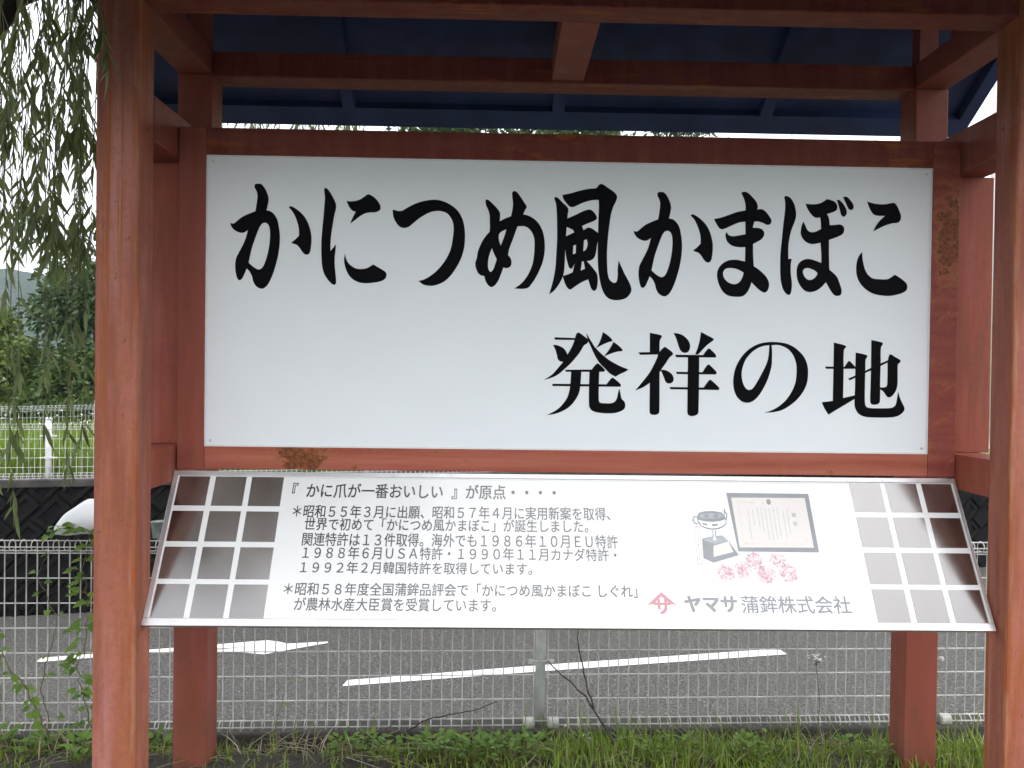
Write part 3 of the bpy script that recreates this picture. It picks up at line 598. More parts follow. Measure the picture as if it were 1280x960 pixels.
def smooth_outline(s):
    pts = []
    for t_ in s.split(','):
        c_ = t_.endswith('c'); x, z = t_.rstrip('c').split(); pts.append((int(x)/1e4, int(z)/1e4, c_))
    out = []; n = len(pts)
    for i in range(n):
        p0, p1, p2, p3 = pts[i-1], pts[i], pts[(i+1) % n], pts[(i+2) % n]
        a = np.array(p1[:2]); b = np.array(p2[:2]); d = np.linalg.norm(b-a)
        def tan(pa, pb, pc):
            l0 = math.hypot(pb[0]-pa[0], pb[1]-pa[1]); l1 = math.hypot(pc[0]-pb[0], pc[1]-pb[1])
            v = np.array([pc[0]-pa[0], pc[1]-pa[1]])/(l0+l1+1e-9)
            return v*d
        t1 = (b-a) if p1[2] else tan(p0, p1, p2)
        t2 = (b-a) if p2[2] else tan(p1, p2, p3)
        m = 6
        for k in range(m):
            u = k/m; h0 = 2*u**3-3*u**2+1; h1 = u**3-2*u**2+u; h2 = -2*u**3+3*u**2; h3 = u**3-u**2
            out.append(h0*a + h1*t1 + h2*b + h3*t2)
    return out
def filled(contours, extrude):
    """outlines with holes -> flat lettering with a little thickness (curve fill)"""
    cu = bpy.data.curves.new('outline', 'CURVE'); cu.dimensions = '2D'; cu.fill_mode = 'BOTH'; cu.extrude = extrude
    for c_ in contours:
        sp_ = cu.splines.new('POLY'); sp_.points.add(len(c_)-1); sp_.use_cyclic_u = True
        for q, p_ in zip(sp_.points, c_): q.co = (p_[0], p_[1], 0, 1)
    o = bpy.data.objects.new('outline', cu); COL.objects.link(o)
    me = bpy.data.meshes.new_from_object(o.evaluated_get(bpy.context.evaluated_depsgraph_get()))
    bpy.data.objects.remove(o); bpy.data.curves.remove(cu)
    return me
ROTX90 = Matrix.Rotation(math.pi/2, 4, 'X')
for key, s in GLYPHS.items():
    bm = bmesh.new()
    for gi, g in enumerate(s.split('|')):
        me = filled([smooth_outline(c_) for c_ in g.split('/')], 0.0004 + 0.00008*gi)
        me.transform(Matrix.Translation((0, 0.0054 - 0.0001*0, Z(0))) @ ROTX90)
        bm.from_mesh(me); bpy.data.meshes.remove(me)
    me = bpy.data.meshes.new('letter'); bm.to_mesh(me); bm.free()
    link_mesh('letter', me, M['black'], board)

# ------------------------------------------------------------------ slanted caption panel: local x right, y up the slope, z out of the face
CAP_M = Matrix.Translation((-1.183, -0.006, Z(-0.375))) @ Matrix.Rotation(math.atan2(0.89062, 0.45475), 4, 'X')
def cap_from_bm(name, bm, mat, parent=None):
    o = from_bm(name, bm, mat, parent); return o
bm = bmesh.new(); box(bm, 0.004, 2.896, -0.531, 0.004, -0.026, 0.0)
caption = from_bm('caption_panel', bm, M['caption'], sign); caption.matrix_local = CAP_M
bm = bmesh.new()
box(bm, -0.003, 2.903, -0.0065, 0.011, -0.030, 0.006, 0.0015); box(bm, -0.003, 2.903, -0.538, -0.5125, -0.030, 0.006, 0.0015)
box(bm, -0.0028, 0.0175, -0.5124, -0.0066, -0.0299, 0.0058, 0.0015); box(bm, 2.8875, 2.9028, -0.5124, -0.0066, -0.0299, 0.0058, 0.0015)
from_bm('panel_frame', bm, M['alu'], caption)
cols = ((0.0195, 0.131), (0.152, 0.264), (0.284, 0.400), (2.502, 2.617), (2.638, 2.753), (2.773, 2.886))
rows = ((0.0095, 0.120), (0.140, 0.2505), (0.270, 0.3815), (0.399, 0.511))
for x0, x1 in cols:
    for v0, v1 in rows:
        bm = bmesh.new(); box(bm, x0, x1, -v1, -v0, 0.0001, 0.0010); from_bm('brown_square', bm, M['brown'], caption)
bm = bmesh.new()
for x in (0.142, 0.274, 0.404, 2.497, 2.628, 2.763):
    for y in (0.001, -0.524): tube(bm, [(x, y, 0.0055), (x, y, 0.0085)], 0.0045, 8)
from_bm('rivet', bm, M['alu'], caption)

def text_mesh(body, x0, x1, v0, v1, z, bold=0.0):
    """set text in Blender's built-in font and fit it to x0..x1, v0..v1 (metres on the panel)"""
    cu = bpy.data.curves.new('txt', 'FONT'); cu.body = body; cu.size = 1.0; cu.extrude = 0.0; cu.resolution_u = 4
    o = bpy.data.objects.new('txt', cu); COL.objects.link(o)
    me = bpy.data.meshes.new_from_object(o.evaluated_get(bpy.context.evaluated_depsgraph_get()))
    bpy.data.objects.remove(o); bpy.data.curves.remove(cu)
    n = len(me.vertices); co = np.empty(n*3, dtype=np.float32); me.vertices.foreach_get('co', co); co = co.reshape(-1, 3)
    lo, hi = co.min(0), co.max(0)
    co[:, 0] = x0 + (co[:, 0]-lo[0])/(hi[0]-lo[0])*(x1-x0)
    co[:, 1] = -v1 + (co[:, 1]-lo[1])/(hi[1]-lo[1])*(v1-v0)
    co[:, 2] = z
    me.vertices.foreach_set('co', co.ravel()); me.update()
    if bold:                                      # heavier strokes: the same outline printed again a hair aside
        bm = bmesh.new()
        for k_, (dx, dy) in enumerate(((0, 0), (1, 0), (0, 1), (1, 1))):
            m2 = me.copy(); m2.transform(Matrix.Translation(((dx-0.5)*bold, (dy-0.5)*bold, 0.00003*k_))); bm.from_mesh(m2); bpy.data.meshes.remove(m2)
        bm.to_mesh(me); bm.free()
    return me
LINES = [
 ('『  かに爪が一番おいしい  』が原点・・・・', 438, 1401, 31, 86, 'ink', 0.0013),
 ('＊昭和５５年３月に出願、昭和５７年４月に実用新案を取得、', 450, 1598, 113, 161, 'ink', 0.0009),
 ('世界で初めて「かにつめ風かまぼこ」が誕生しました。', 498, 1516, 161, 207, 'ink', 0.0009),
 ('関連特許は１３件取得。海外でも１９８６年１０月ＥＵ特許', 497, 1620, 215, 263, 'ink', 0.0009),
 ('１９８８年６月ＵＳＡ特許・１９９０年１１月カナダ特許・', 504, 1612, 264, 309, 'ink', 0.0008),
 ('１９９２年２月韓国特許を取得しています。', 503, 1312, 317, 359, 'ink', 0.0008),
 ('＊昭和５８年度全国蒲鉾品評会で「かにつめ風かまぼこ しぐれ」', 456, 1677, 390, 434, 'ink', 0.0008),
 ('が農林水産大臣賞を受賞しています。', 498, 1187, 441, 485, 'ink', 0.0008),
 ('ヤマサ', 1840, 2020, 427, 479, 'ink_grey', 0.0042),
 ('蒲鉾株式会社', 2036, 2418, 424, 483, 'ink_grey', 0.0012),
]
for body, x0, x1, v0, v1, mat, bold in LINES:
    me = text_mesh(body, x0/1e3, x1/1e3, v0/1e3, v1/1e3, 0.0006, bold)
    link_mesh('lettering', me, M[mat], caption)

# printed picture: cup on its stand, framed certificate, six pink crab-claw cakes, maker's mark
def mm(pts): return [(x/1e3, -v/1e3) for x, v in pts]
def prints(name, shapes):
    """shapes: (list of outlines in mm, material key, height in tenths of mm)"""
    keys = []; bm = bmesh.new()
    for outl, mat, h in shapes:
        if mat not in keys: keys.append(mat)
        me = filled([mm(o_) for o_ in outl], 0.0)
        me.transform(Matrix.Translation((0, 0, h*1e-4)))
        f0 = len(bm.faces); bm.from_mesh(me); bpy.data.meshes.remove(me); bm.faces.ensure_lookup_table()
        for f_ in bm.faces[f0:]: f_.material_index = keys.index(mat)
    me = bpy.data.meshes.new(name); bm.to_mesh(me); bm.free()
    return link_mesh(name, me, [M[k_] for k_ in keys], caption)
shapes = [([[(2034, 52), (2340, 53), (2341, 271), (2050, 270)], [(2050, 70), (2324, 69), (2325, 254), (2057, 255)]], 'ink_line', 4),
          ([[(2050, 70), (2324, 69), (2325, 254), (2057, 255)]], 'cream', 4)]
rb = random.Random(5)
def rect(x0, y0, x1, y1, sk=0.0): return [(x0, y0), (x1, y0), (x1+sk, y1), (x0+sk, y1)]
for i in range(46):                                # ornamental border
    x = 2068 + i*5.1
    if rb.random() < 0.8 and abs(x-2187) > 22: shapes.append(([rect(x, 84+rb.random()*3, x+3.4, 90+rb.random()*4)], 'pink', 5))
    if rb.random() < 0.7: shapes.append(([rect(x+3, 238, x+6.4, 243+rb.random()*3)], 'pink', 5))
for i in range(28):
    y = 92 + i*5.2
    if rb.random() < 0.8: shapes.append(([rect(2069+rb.random()*3+i*0.1, y, 2075, y+3.6)], 'pink', 5))
    if rb.random() < 0.8: shapes.append(([rect(2298, y, 2304+rb.random()*3, y+3.6)], 'pink', 5))
shapes.append(([[(2187+10*math.cos(k_*math.pi/9)*(1 if k_ % 2 else 0.72), 85+13*math.sin(k_*math.pi/9)*(1 if k_ % 2 else 0.72)) for k_ in range(18)]], 'ink_line', 5))
for x, y0, y1 in ((2249, 112, 205), (2234, 118, 220), (2214, 105, 224), (2199, 103, 226), (2184, 108, 227), (2169, 108, 225), (2154, 105, 200), (2141, 104, 180), (2122, 112, 175), (2105, 116, 226)):
    y = y0
    while y < y1:                                   # rows of tiny brush strokes, too small to read
        for q in range(2):
            xx = x + rb.uniform(-2.2, 0.4); shapes.append(([rect(xx, y + q*1.7, xx + rb.uniform(1.6, 3.8), y + q*1.7 + 0.9)], 'ink_line', 5))
        y += 4.6
prints('certificate_picture', shapes)
me = text_mesh('賞', 2.264, 2.281, 0.126, 0.142, 0.0006, 0.0); link_mesh('certificate_heading', me, M['ink_line'], caption)
me = text_mesh('状', 2.264, 2.281, 0.158, 0.174, 0.0006, 0.0); link_mesh('certificate_heading', me, M['ink_line'], caption)
shapes = [([[(1902, 180), (1922, 179), (1918, 319), (1898, 321)], [(1904, 184), (1919, 183), (1915, 315), (1901, 316)]], 'pink', 4),
 ([[(1925, 225), (1953, 218), (1999, 212), (2021, 234), (2051, 283), (1956, 311), (1922, 295)]], 'ink_line', 4),
 ([[(1928, 229), (1953, 220), (1998, 214), (2019, 233), (1970, 244)]], 'ink_pale', 5),
 ([[(1963, 250), (2019, 234), (2032, 272), (1959, 290)]], 'cream', 5),
 ([[(1963, 195), (1981, 195), (1977, 211), (1984, 225), (1992, 234), (1951, 234), (1955, 224), (1965, 211)]], 'ink_pale', 6),
 ([[(1967, 197), (1974, 197), (1972, 214), (1977, 230), (1964, 230), (1969, 212)]], 'caption', 7),
 ([[(1914, 145), (1924, 129), (1946, 123), (1978, 122), (2008, 127), (2015, 137), (2022, 151), (2021, 169), (2007, 182), (1988, 190), (1965, 192), (1943, 188), (1926, 180), (1916, 166)]], 'ink_line', 4),
 ([[(1918, 155), (1940, 161), (1970, 163), (2000, 159), (2018, 152), (2018, 166), (2004, 178), (1985, 185), (1964, 187), (1944, 183), (1928, 176)]], 'caption', 5),
 ([[(1930, 166), (1950, 170), (1948, 177), (1934, 173)]], 'ink_line', 6), ([[(1966, 171), (1990, 169), (1986, 177), (1968, 179)]], 'ink_line', 6),
 ([[(1922, 142), (1931, 134), (1964, 129), (2003, 132), (2010, 139), (2003, 146), (1970, 151), (1935, 149)]], 'ink_pale', 5),
 ([[(1940, 136), (1956, 134), (1958, 148), (1944, 146)]], 'ink_grey', 6), ([[(1980, 133), (1996, 135), (1990, 146), (1976, 148)]], 'ink_grey', 6),
 ([[(1914, 143), (1907, 140), (1900, 147), (1896, 159), (1902, 168), (1915, 175), (1915, 169), (1905, 164), (1901, 158), (1904, 149), (1909, 145), (1914, 147)]], 'ink_line', 4),
 ([[(2015, 138), (2016, 118), (2020, 111), (2022, 123), (2028, 132), (2026, 146), (2020, 162), (2018, 158), (2022, 146), (2023, 134), (2019, 126), (2018, 138)]], 'ink_line', 4)]
for i in range(7): shapes.append(([rect(1908+rb.random()*2-i*0.4, 192+i*17, 1912-i*0.4, 197+i*17+rb.random()*4)], 'ink_pale', 5))
prints('trophy_picture', shapes)
shapes = []
for cx, cy, rx, ry in ((1996, 347, 32, 31), (2060, 334, 30, 33), (2102, 305, 30, 32), (2188, 300, 29, 30), (2140, 351, 33, 32), (2220, 346, 32, 34)):
    ol = [(cx + rx*math.cos(k_*math.pi/11)*rb.uniform(0.80, 1.12), cy + ry*math.sin(k_*math.pi/11)*rb.uniform(0.78, 1.12)) for k_ in range(22)]
    shapes.append(([ol], 'food', 4 + len(shapes) % 3))
    for k_ in range(14):
        an = rb.uniform(0, 6.28); rr = rb.uniform(0.1, 0.85); x = cx + rx*rr*math.cos(an); y = cy + ry*rr*math.sin(an); w_ = rb.uniform(2, 7); h_ = rb.uniform(1.2, 3)
        shapes.append(([[(x, y), (x+w_*0.5, y-h_), (x+w_, y), (x+w_*0.6, y+h_*0.7)]], 'caption' if k_ % 2 else 'logo', 8))
prints('food_picture', shapes)
prints('maker_mark', [([[(1761, 414), (1813, 460), (1786, 452), (1760, 429), (1733, 453), (1707, 460)]], 'logo', 4)])
me = text_mesh('サ', 1.733, 1.789, 0.440, 0.487, 0.0006, 0.004); link_mesh('maker_mark', me, M['logo'], caption)
bm = bmesh.new()                                   # fine seam where the printed sheet ends
box(bm, 0.402, 2.501, -0.0121, -0.0115, 0.0001, 0.0004); box(bm, 0.402, 2.501, -0.5068, -0.5062, 0.0001, 0.0004)
from_bm('sheet_edge', bm, M['ink_pale'], caption)

# ------------------------------------------------------------------ navy gable roof over the sign
RY, RZ, ANG = 0.075, Z(1.786), math.radians(35)
SL = 0.79/math.cos(ANG)
def slope_box(bm, x0, x1, s0, s1, n0, n1, side):
    def P(x, s_, n): return (x, RY + side*(s_*math.cos(ANG) + n*math.sin(ANG)), RZ - s_*math.sin(ANG) + n*math.cos(ANG))
    v = [bm.verts.new(P(x, s_, n)) for n in (n0, n1) for s_ in (s0, s1) for x in (x0, x1)]
    for q in ((0, 2, 3, 1), (4, 5, 7, 6), (0, 1, 5, 4), (2, 6, 7, 3), (0, 4, 6, 2), (1, 3, 7, 5)): bm.faces.new([v[i] for i in q])
RX0, RX1 = -1.705, 2.250
SF = 1.42                                      # unseen front slope, lengthened beyond the back one to deepen the shade below
bm = bmesh.new()
slope_box(bm, RX0+0.002, RX1-0.002, 0.02, SL-0.003, 0.0, 0.022, 1); slope_box(bm, RX0+0.002, RX1-0.002, 0.02, SF-0.003, 0.0, 0.022, -1)
for k_ in range(9):                                # standing seams on top
    x = RX0 + 0.1 + k_*(RX1-RX0-0.2)/8
    for sd_ in (1, -1): slope_box(bm, x-0.012, x+0.012, 0.06, (SL if sd_ > 0 else SF)-0.01, 0.023, 0.05, sd_)
roof = from_bm('roof', bm, M['navy'], sign)
bm = bmesh.new()
for sd_ in (1, -1): slope_box(bm, RX0-0.03, RX1+0.03, -0.01, 0.11, 0.051, 0.062, sd_)
from_bm('ridge_cap', bm, M['navy'], roof)
for sd_ in (1, -1):
    SL = 0.79/math.cos(ANG) if sd_ > 0 else SF
    bm = bmesh.new(); slope_box(bm, RX0, RX1, SL-0.10, SL, -0.046, -0.001, sd_); from_bm('eave_trim', bm, M['navy'], roof)
    for x in (-0.715, 0.270, 1.255):
        bm = bmesh.new(); slope_box(bm, x-0.028, x+0.028, 0.03, SL-0.1005, -0.055, -0.001, sd_); from_bm('roof_rib', bm, M['navy'], roof)
    for x0, x1 in ((RX0, RX0+0.06), (RX1-0.06, RX1)):
        bm = bmesh.new(); slope_box(bm, x0, x1, 0.03, SL-0.1005, -0.047, -0.001, sd_); from_bm('verge_board', bm, M['navy'], roof)
# posts and struts that carry the roof on the tie beams
for xa, xb in ((XL-PW+0.02, XL-0.02), (0.226, 0.320), (XR+0.02, XR+PW-0.02)):
    box_part('king_post', (xa, xb, RY-0.045, RY+0.045, Z(1.3305), RZ-0.075), M['red'], sign, 0.003)
box_part('ridge_beam', (RX0+0.12, RX1-0.12, RY-0.035, RY+0.035, RZ-0.075, RZ-0.022), M['red_beam_shaded'], sign, 0.002)
for y in (-0.238, 0.380):
    for xa, xb in ((XL-PW+0.03, XL-0.03), (0.236, 0.310), (XR+0.03, XR+PW-0.03)):
        zt = RZ - (abs(y-RY)+0.03)*math.tan(ANG) - 0.012
        box_part('eave_strut', (xa, xb, y-0.03, y+0.03, (Z(1.4205) if not 0 < xa < 1 else Z(1.3705)) if y < 0 else Z(1.3305), zt), M['red'], sign, 0.002)

# ------------------------------------------------------------------ trees and plants
def unit(v): return v/(np.linalg.norm(v, axis=1, keepdims=True)+1e-9)
def branchy(bm, p0, p1, r0, r1, wob, seg=8, n=6, rs=random):
    pts = []; rad = []
    p0, p1 = Vector(p0), Vector(p1)
    for i in range(n+1):
        u = i/n; q = p0.lerp(p1, u)
        if 0 < i < n: q += Vector((rs.uniform(-1, 1), rs.uniform(-1, 1), rs.uniform(-.5, .5)))*wob
        pts.append(q); rad.append(r0 + (r1-r0)*u)
    tube(bm, pts, rad, seg); return pts
def make_tree(name, label, loc, height, radius, nleaf, leaf, mat, group=None, seed=1, base=0.25, droop=0.3, clumps=60, cat='tree', trunk_r=0.14):
    """tapered trunk and limbs; crown of leaf-sized faces gathered in clumps with gaps between them"""
    rs = np.random.default_rng(seed); rp = random.Random(seed)
    root = empty(name, loc); tag(root, label, cat, group)
    bm = bmesh.new()
    top = Vector((rp.uniform(-.3, .3)*radius*0.4, rp.uniform(-.3, .3)*radius*0.4, height*0.88))
    branchy(bm, (0, 0, -0.15), top, trunk_r, trunk_r*0.12, radius*0.05, 9, 8, rp)
    cen = []
    for k in range(clumps):
        u = rp.random(); zz = base + (1-base)*u
        prof = math.sin(math.pi*min(1, max(0.05, (u*0.92+0.10))))**0.65 * (1.0 - 0.25*u)
        an = rp.uniform(0, 6.283); rr = radius*prof*(rp.uniform(0.35, 1.0)**0.6)*rp.uniform(0.8, 1.12)
        cen.append((rr*math.cos(an), rr*math.sin(an), height*zz*0.97))
    for c_ in cen[:26]:
        z0 = max(height*base*0.6, c_[2]-height*rp.uniform(0.12, 0.25)); u = z0/(height*0.88)
        branchy(bm, (top.x*u, top.y*u, z0), c_, trunk_r*0.42*(1.1-u), 0.012, radius*0.04, 6, 4, rp)
    from_bm('trunk', bm, M['bark'], root, smooth=True)
    cen = np.array(cen)
    idx = rs.integers(0, len(cen), nleaf)
    csz = radius*rs.uniform(0.16, 0.34, len(cen))[idx][:, None]
    off = unit(rs.normal(size=(nleaf, 3)))*(rs.random((nleaf, 1))**0.45)*csz*np.array([1.25, 1.25, 0.75])
    base_p = cen[idx] + off
    d = unit(off/csz + rs.normal(size=(nleaf, 3))*0.6 + np.array([0, 0, -droop]))
    v, f = leaf_quads(base_p, d, leaf*rs.uniform(0.7, 1.3, nleaf), leaf*rs.uniform(0.40, 0.65, nleaf), rs)
    from_np('crown', v, f, M[mat], root)
    return root
GZ = WTOP - 0.05
TG = 'trees beyond the meadow behind the sign'
make_tree('broadleaf_tree', 'dark green dense tree beyond the white fences, left of the red posts', (-8.15, 15.0, GZ), 5.5, 2.6, 26000, 0.16, 'leaf_dark', None, 11, 0.10, 0.4, 110)
make_tree('broadleaf_tree', 'tall dark tree whose top shows under the eave above the left half of the lettering', (-1.5, 15.0, GZ), 8.6, 2.4, 17000, 0.18, 'leaf_dark', None, 12, 0.3, 0.3, 80)
make_tree('broadleaf_tree', 'tall mid green tree whose top shows under the eave above the middle of the board', (1.5, 14.5, GZ), 8.2, 2.3, 16000, 0.18, 'leaf_mid', None, 13, 0.3, 0.3, 80)
make_tree('broadleaf_tree', 'thin tree with sparse twigs showing under the eave right of the roof centre', (4.4, 16.0, GZ), 8.4, 2.0, 6000, 0.15, 'leaf_dark', None, 14, 0.3, 0.2, 60)
make_tree('bush', 'yellowish green feathery bush behind the farther white fence at the left edge', (-10.6, 12.9, GZ), 2.55, 1.45, 15000, 0.13, 'leaf_light', None, 21, 0.05, 0.5, 70, 'bush', 0.05)
make_tree('bush', 'mid green low bush below the dark tree behind the white fences', (-8.7, 12.8, GZ), 1.75, 1.35, 11000, 0.12, 'leaf_mid', None, 22, 0.04, 0.5, 60, 'bush', 0.05)
make_tree('bush', 'dark low bush behind the farther fence beside the left red post', (-6.4, 14.2, GZ), 2.0, 1.4, 9000, 0.13, 'leaf_dark', None, 23, 0.04, 0.4, 60, 'bush', 0.05)

def willow():
    rs = np.random.default_rng(31); rp = random.Random(31)
    root = empty('willow_tree', (-3.6, 0.35, -0.03)); tag(root, 'weeping willow hanging narrow leaves at the left edge of the sign', 'tree')
    bm = bmesh.new()
    o = Vector((-3.6, 0.35, -0.03))
    branchy(bm, (0, 0, -0.2), (0.25, 0.1, 2.2), 0.24, 0.19, 0.05, 14, 7, rp)
    limbs = [((0.25, 0.1, 2.15), (1.25, 0.05, 3.55), 0.15, 0.05), ((0.25, 0.1, 2.1), (-0.9, 0.6, 3.9), 0.14, 0.04), ((0.2, 0.1, 1.9), (0.4, 1.6, 3.9), 0.12, 0.04),
             ((0.25, 0.1, 2.2), (0.5, -1.6, 3.9), 0.12, 0.04), ((1.25, 0.05, 3.5), (2.7, 0.9, 4.0), 0.055, 0.015), ((1.25, 0.05, 3.5), (2.3, -0.5, 4.1), 0.055, 0.015), ((0.4, 1.6, 3.85), (1.9, 1.8, 4.9), 0.05, 0.015)]
    for a, b, r0, r1 in limbs: branchy(bm, a, b, r0, r1, 0.06, 10, 7, rp)
    # dark leaning limb just above the top left corner of the view
    branchy(bm, (0.22, 0.1, 1.6), (0.92, -0.1, 2.12), 0.11, 0.085, 0.02, 10, 5, rp); branchy(bm, (0.92, -0.1, 2.1), (2.0, -0.25, 3.46), 0.085, 0.045, 0.015, 10, 6, rp)
    branchy(bm, (0.25, 0.1, 2.1), (1.2, -2.4, 4.0), 0.12, 0.03, 0.05, 10, 6, rp)
    from_bm('trunk', bm, M['bark_dark'], root, smooth=True)
    strands = []                                     # top x, y, z and bottom z in the world
    for k in range(50):                              # curtain at the left of the posts
        y = rp.uniform(-0.15, 1.0); dep = y + 2.75
        px = rp.choice([rp.uniform(-15, 118), rp.uniform(0, 60), rp.uniform(80, 118)])
        x = (px-622)/925*dep
        end = rp.choice([200, 250, 290, 310, 320, 330, 300, 180, 160, 120, 280, 300])+rp.uniform(-25, 15)
        strands.append((x, y, 3.7 + rp.uniform(-.3, .3), Z((466-end)/925*dep), 1.0))
    for px, end, y in ((12, 600, 0.0), (20, 640, 0.15), (30, 560, 0.3), (38, 470, 0.1), (66, 545, 0.05), (76, 585, 0.2), (90, 520, -0.05), (98, 560, 0.1), (104, 500, 0.3), (70, 470, 0.4), (5, 500, 0.3)):
        dep = y+2.75; strands.append(((px-622)/925*dep, y, 3.6, Z((466-end)/925*dep), 0.45))
    for px, end in ((126, 45), (131, 130), (124, 90)):
        y = -0.42; dep = y+2.75; strands.append(((px-622)/925*dep, y, 3.6, Z((466-end)/925*dep), 0.8))
    for k in range(60):                              # behind the sign, seen through the slot under the eave
        y = rp.uniform(1.15, 2.0); x = rp.uniform(-1.55, -0.72)*(y+2.75)/4.0
        strands.append((x, y, 4.1, Z(rp.uniform(0.6, 1.3)), 1.0))
    for k in range(150):                             # the rest of the crown, over the left of the shelter and beyond the frame
        an = rp.uniform(0, 6.28); rr = 2.3*math.sqrt(rp.random())
        x = -3.6 + 0.3 + rr*math.cos(an); y = 0.35 + rr*math.sin(an)
        if x > -2.15 and y < 1.0: continue
        if x > -3.9*(y+2.75)/5.2 - 0.6 and y > -0.6 : continue
        strands.append((x, y, 3.9+rp.uniform(-.4, .5), rp.uniform(0.9, 2.6), 0.8))
    for k in range(640):                             # unseen crown past the viewer's left shoulder, shaped to darken the left squares' reflection
        y = rp.uniform(-3.05, -0.8); x = rp.uniform(-3.8, -0.6)
        strands.append((x, y, 4.9+rp.uniform(-.4, .4), max(1.63+0.55*max(0, y+2.75)+0.35, rp.uniform(3.0, 3.4)), 1.9))
    bm = bmesh.new(); B = []; D = []; L = []
    for x, y, zt, zb, dens in strands:
        n = 12; ph = rp.uniform(0, 6); amp = rp.uniform(0.01, 0.045); pts = []
        for i in range(n+1):
            u = i/n
            pts.append(Vector((x + amp*math.sin(ph+u*4)*u + 0.10*(1-u)**3*rp.choice((-1, 1)), y + amp*math.cos(ph+u*3.3)*u, zt + (zb-zt)*u)))
        tube(bm, [p_ - o for p_ in pts], [0.0022*(1-0.6*i/n)+0.0005 for i in range(n+1)], 3, caps=False)
        length = zt-zb; m = int(length/0.034*dens)
        # leaves gather in tufts along the strand, leaving bare lengths between
        tufts = [rp.random() for _ in range(max(3, int(length*3.2)))]+[0.97, 0.99, 1.0, 0.93]
        for k in range(m):
            if rp.random() < 0.72: u = min(1, max(0, rp.choice(tufts)+rp.gauss(0, 0.022)))
            else: u = rp.random()
            i = min(n-1, int(u*n)); q = pts[i].lerp(pts[i+1], u*n-i)
            an = rp.uniform(0, 6.283); sp_ = rp.uniform(0.12, 0.75)
            B.append(q-o); D.append((sp_*math.cos(an), sp_*math.sin(an), -1)); L.append(rp.uniform(0.045, 0.125))
    from_bm('hanging_twigs', bm, M['twig'], root)
    B = np.array([tuple(b) for b in B]); D = unit(np.array(D)); L = np.array(L); n = len(B)
    # each leaf: narrow, two bends, drooping at its tip
    s = frames_from(D, rs); nr = np.cross(D, s); W = (L*rs.uniform(0.10, 0.17, n))[:, None]; LL = L[:, None]
    cu_ = rs.uniform(-0.05, 0.16, n)[:, None]*LL
    m1 = B + D*LL*0.33; m2 = B + D*LL*0.68 + np.array([0, 0, -1])*cu_*0.4; tip = B + D*LL + np.array([0, 0, -1])*cu_ + nr*LL*0.05
    v = np.stack([B, m1+s*W*0.5, m1-s*W*0.5, m2+s*W*0.42, m2-s*W*0.42, tip], 1).reshape(-1, 3)
    i = np.arange(n)*6
    f = np.concatenate([np.stack([i, i+2, i+1], 1), np.stack([i+1, i+2, i+4], 1), np.stack([i+1, i+4, i+3], 1), np.stack([i+3, i+4, i+5], 1)])
    from_np('foliage', v, f, M['willow'], root)
willow()

def blades(name, label, xs, ys, zs, lens, width, mat, kind='stuff', lean=0.45, seed=3, cat='grass'):
    rs = np.random.default_rng(seed); n = len(xs)
    an = rs.uniform(0, 6.283, n); le = np.abs(rs.normal(0, lean, n)) + 0.08
    d = np.stack([np.cos(an), np.sin(an), np.zeros(n)], 1); sd_ = np.stack([-np.sin(an), np.cos(an), np.zeros(n)], 1)
    base = np.stack([xs, ys, zs], 1); L = lens[:, None]; W = (width*rs.uniform(0.6, 1.3, n))[:, None]; le = le[:, None]
    up = np.array([0, 0, 1.0])
    p = []
    for u, w_ in ((0, 0.7), (0.35, 1.0), (0.7, 0.7), (1.0, 0.0)):
        c_ = base + d*L*le*u**1.8 + up*L*(u - 0.35*le*u**2.2)
        if w_ > 0: p += [c_ - sd_*W*w_*0.5, c_ + sd_*W*w_*0.5]
        else: p.append(c_)
    v = np.stack(p, 1).reshape(-1, 3); i = np.arange(n)*7
    f = np.concatenate([np.stack([i+a, i+b, i+c_], 1) for a, b, c_ in ((0, 1, 3), (0, 3, 2), (2, 3, 5), (2, 5, 4), (4, 5, 6))])
    return tag(from_np(name, v, f, M[mat]), label, cat, None, kind)
def bank_z(y):
    s = np.clip((y-0.38)/0.45, 0, 1); s = s*s*(3-2*s); return -0.18*s - 0.015
# grass on the bank: thick and long at the right, thinner over bare soil at the left
n = 21000; xs = rng.uniform(-2.8, 3.0, n); ys = rng.uniform(0.1, 0.84, n)
patch = 0.5 + 0.28*np.sin(xs*2.3+1.0) + 0.22*np.sin(xs*5.7+ys*6) + 0.15*np.sin(ys*11+xs*3.1)
keep = rng.random(n) < np.clip(patch*0.9 + np.where(xs > 0.2, 0.30, -0.12) - np.where((xs < -0.35) & (ys > 0.62), 0.45, 0) - np.clip((ys-0.56)*3.5, 0, .8), 0.03, 1)
xs, ys = xs[keep], ys[keep]
lens = rng.uniform(0.03, 0.085, len(xs)) * np.where(xs > 0.25, 1.6, 1.0) * rng.uniform(0.7, 1.35, len(xs))
lens *= np.where(ys < 0.4, 0.8, 1.0)
blades('grass', 'green grass growing on the bank under the sign and along the kerb', xs, ys, bank_z(ys), lens, 0.0055, 'grass')
n = 12000; xs = rng.uniform(-3.5, 3.7, n); ys = rng.uniform(-1.0, 0.1, n)
keep = rng.random(n) < 0.35 + 0.3*np.sin(xs*3+ys*5) + 0.2*np.sin(xs*1.3-ys*7)
xs, ys = xs[keep], ys[keep]
blades('short_grass', 'short trodden grass on the soil before the red posts', xs, ys, bank_z(ys), rng.uniform(0.02, 0.07, len(xs)), 0.005, 'grass', seed=18)
n = 190; xs = np.concatenate([rng.uniform(0.2, 2.4, 155), rng.uniform(-2.2, 0.2, 35)]); ys = rng.uniform(0.5, 0.83, n)
blades('long_grass', 'long arching grass blades reaching up before the wire mesh fence', xs, ys, bank_z(ys), rng.uniform(0.14, 0.30, n), 0.005, 'grass', lean=0.5, seed=8)
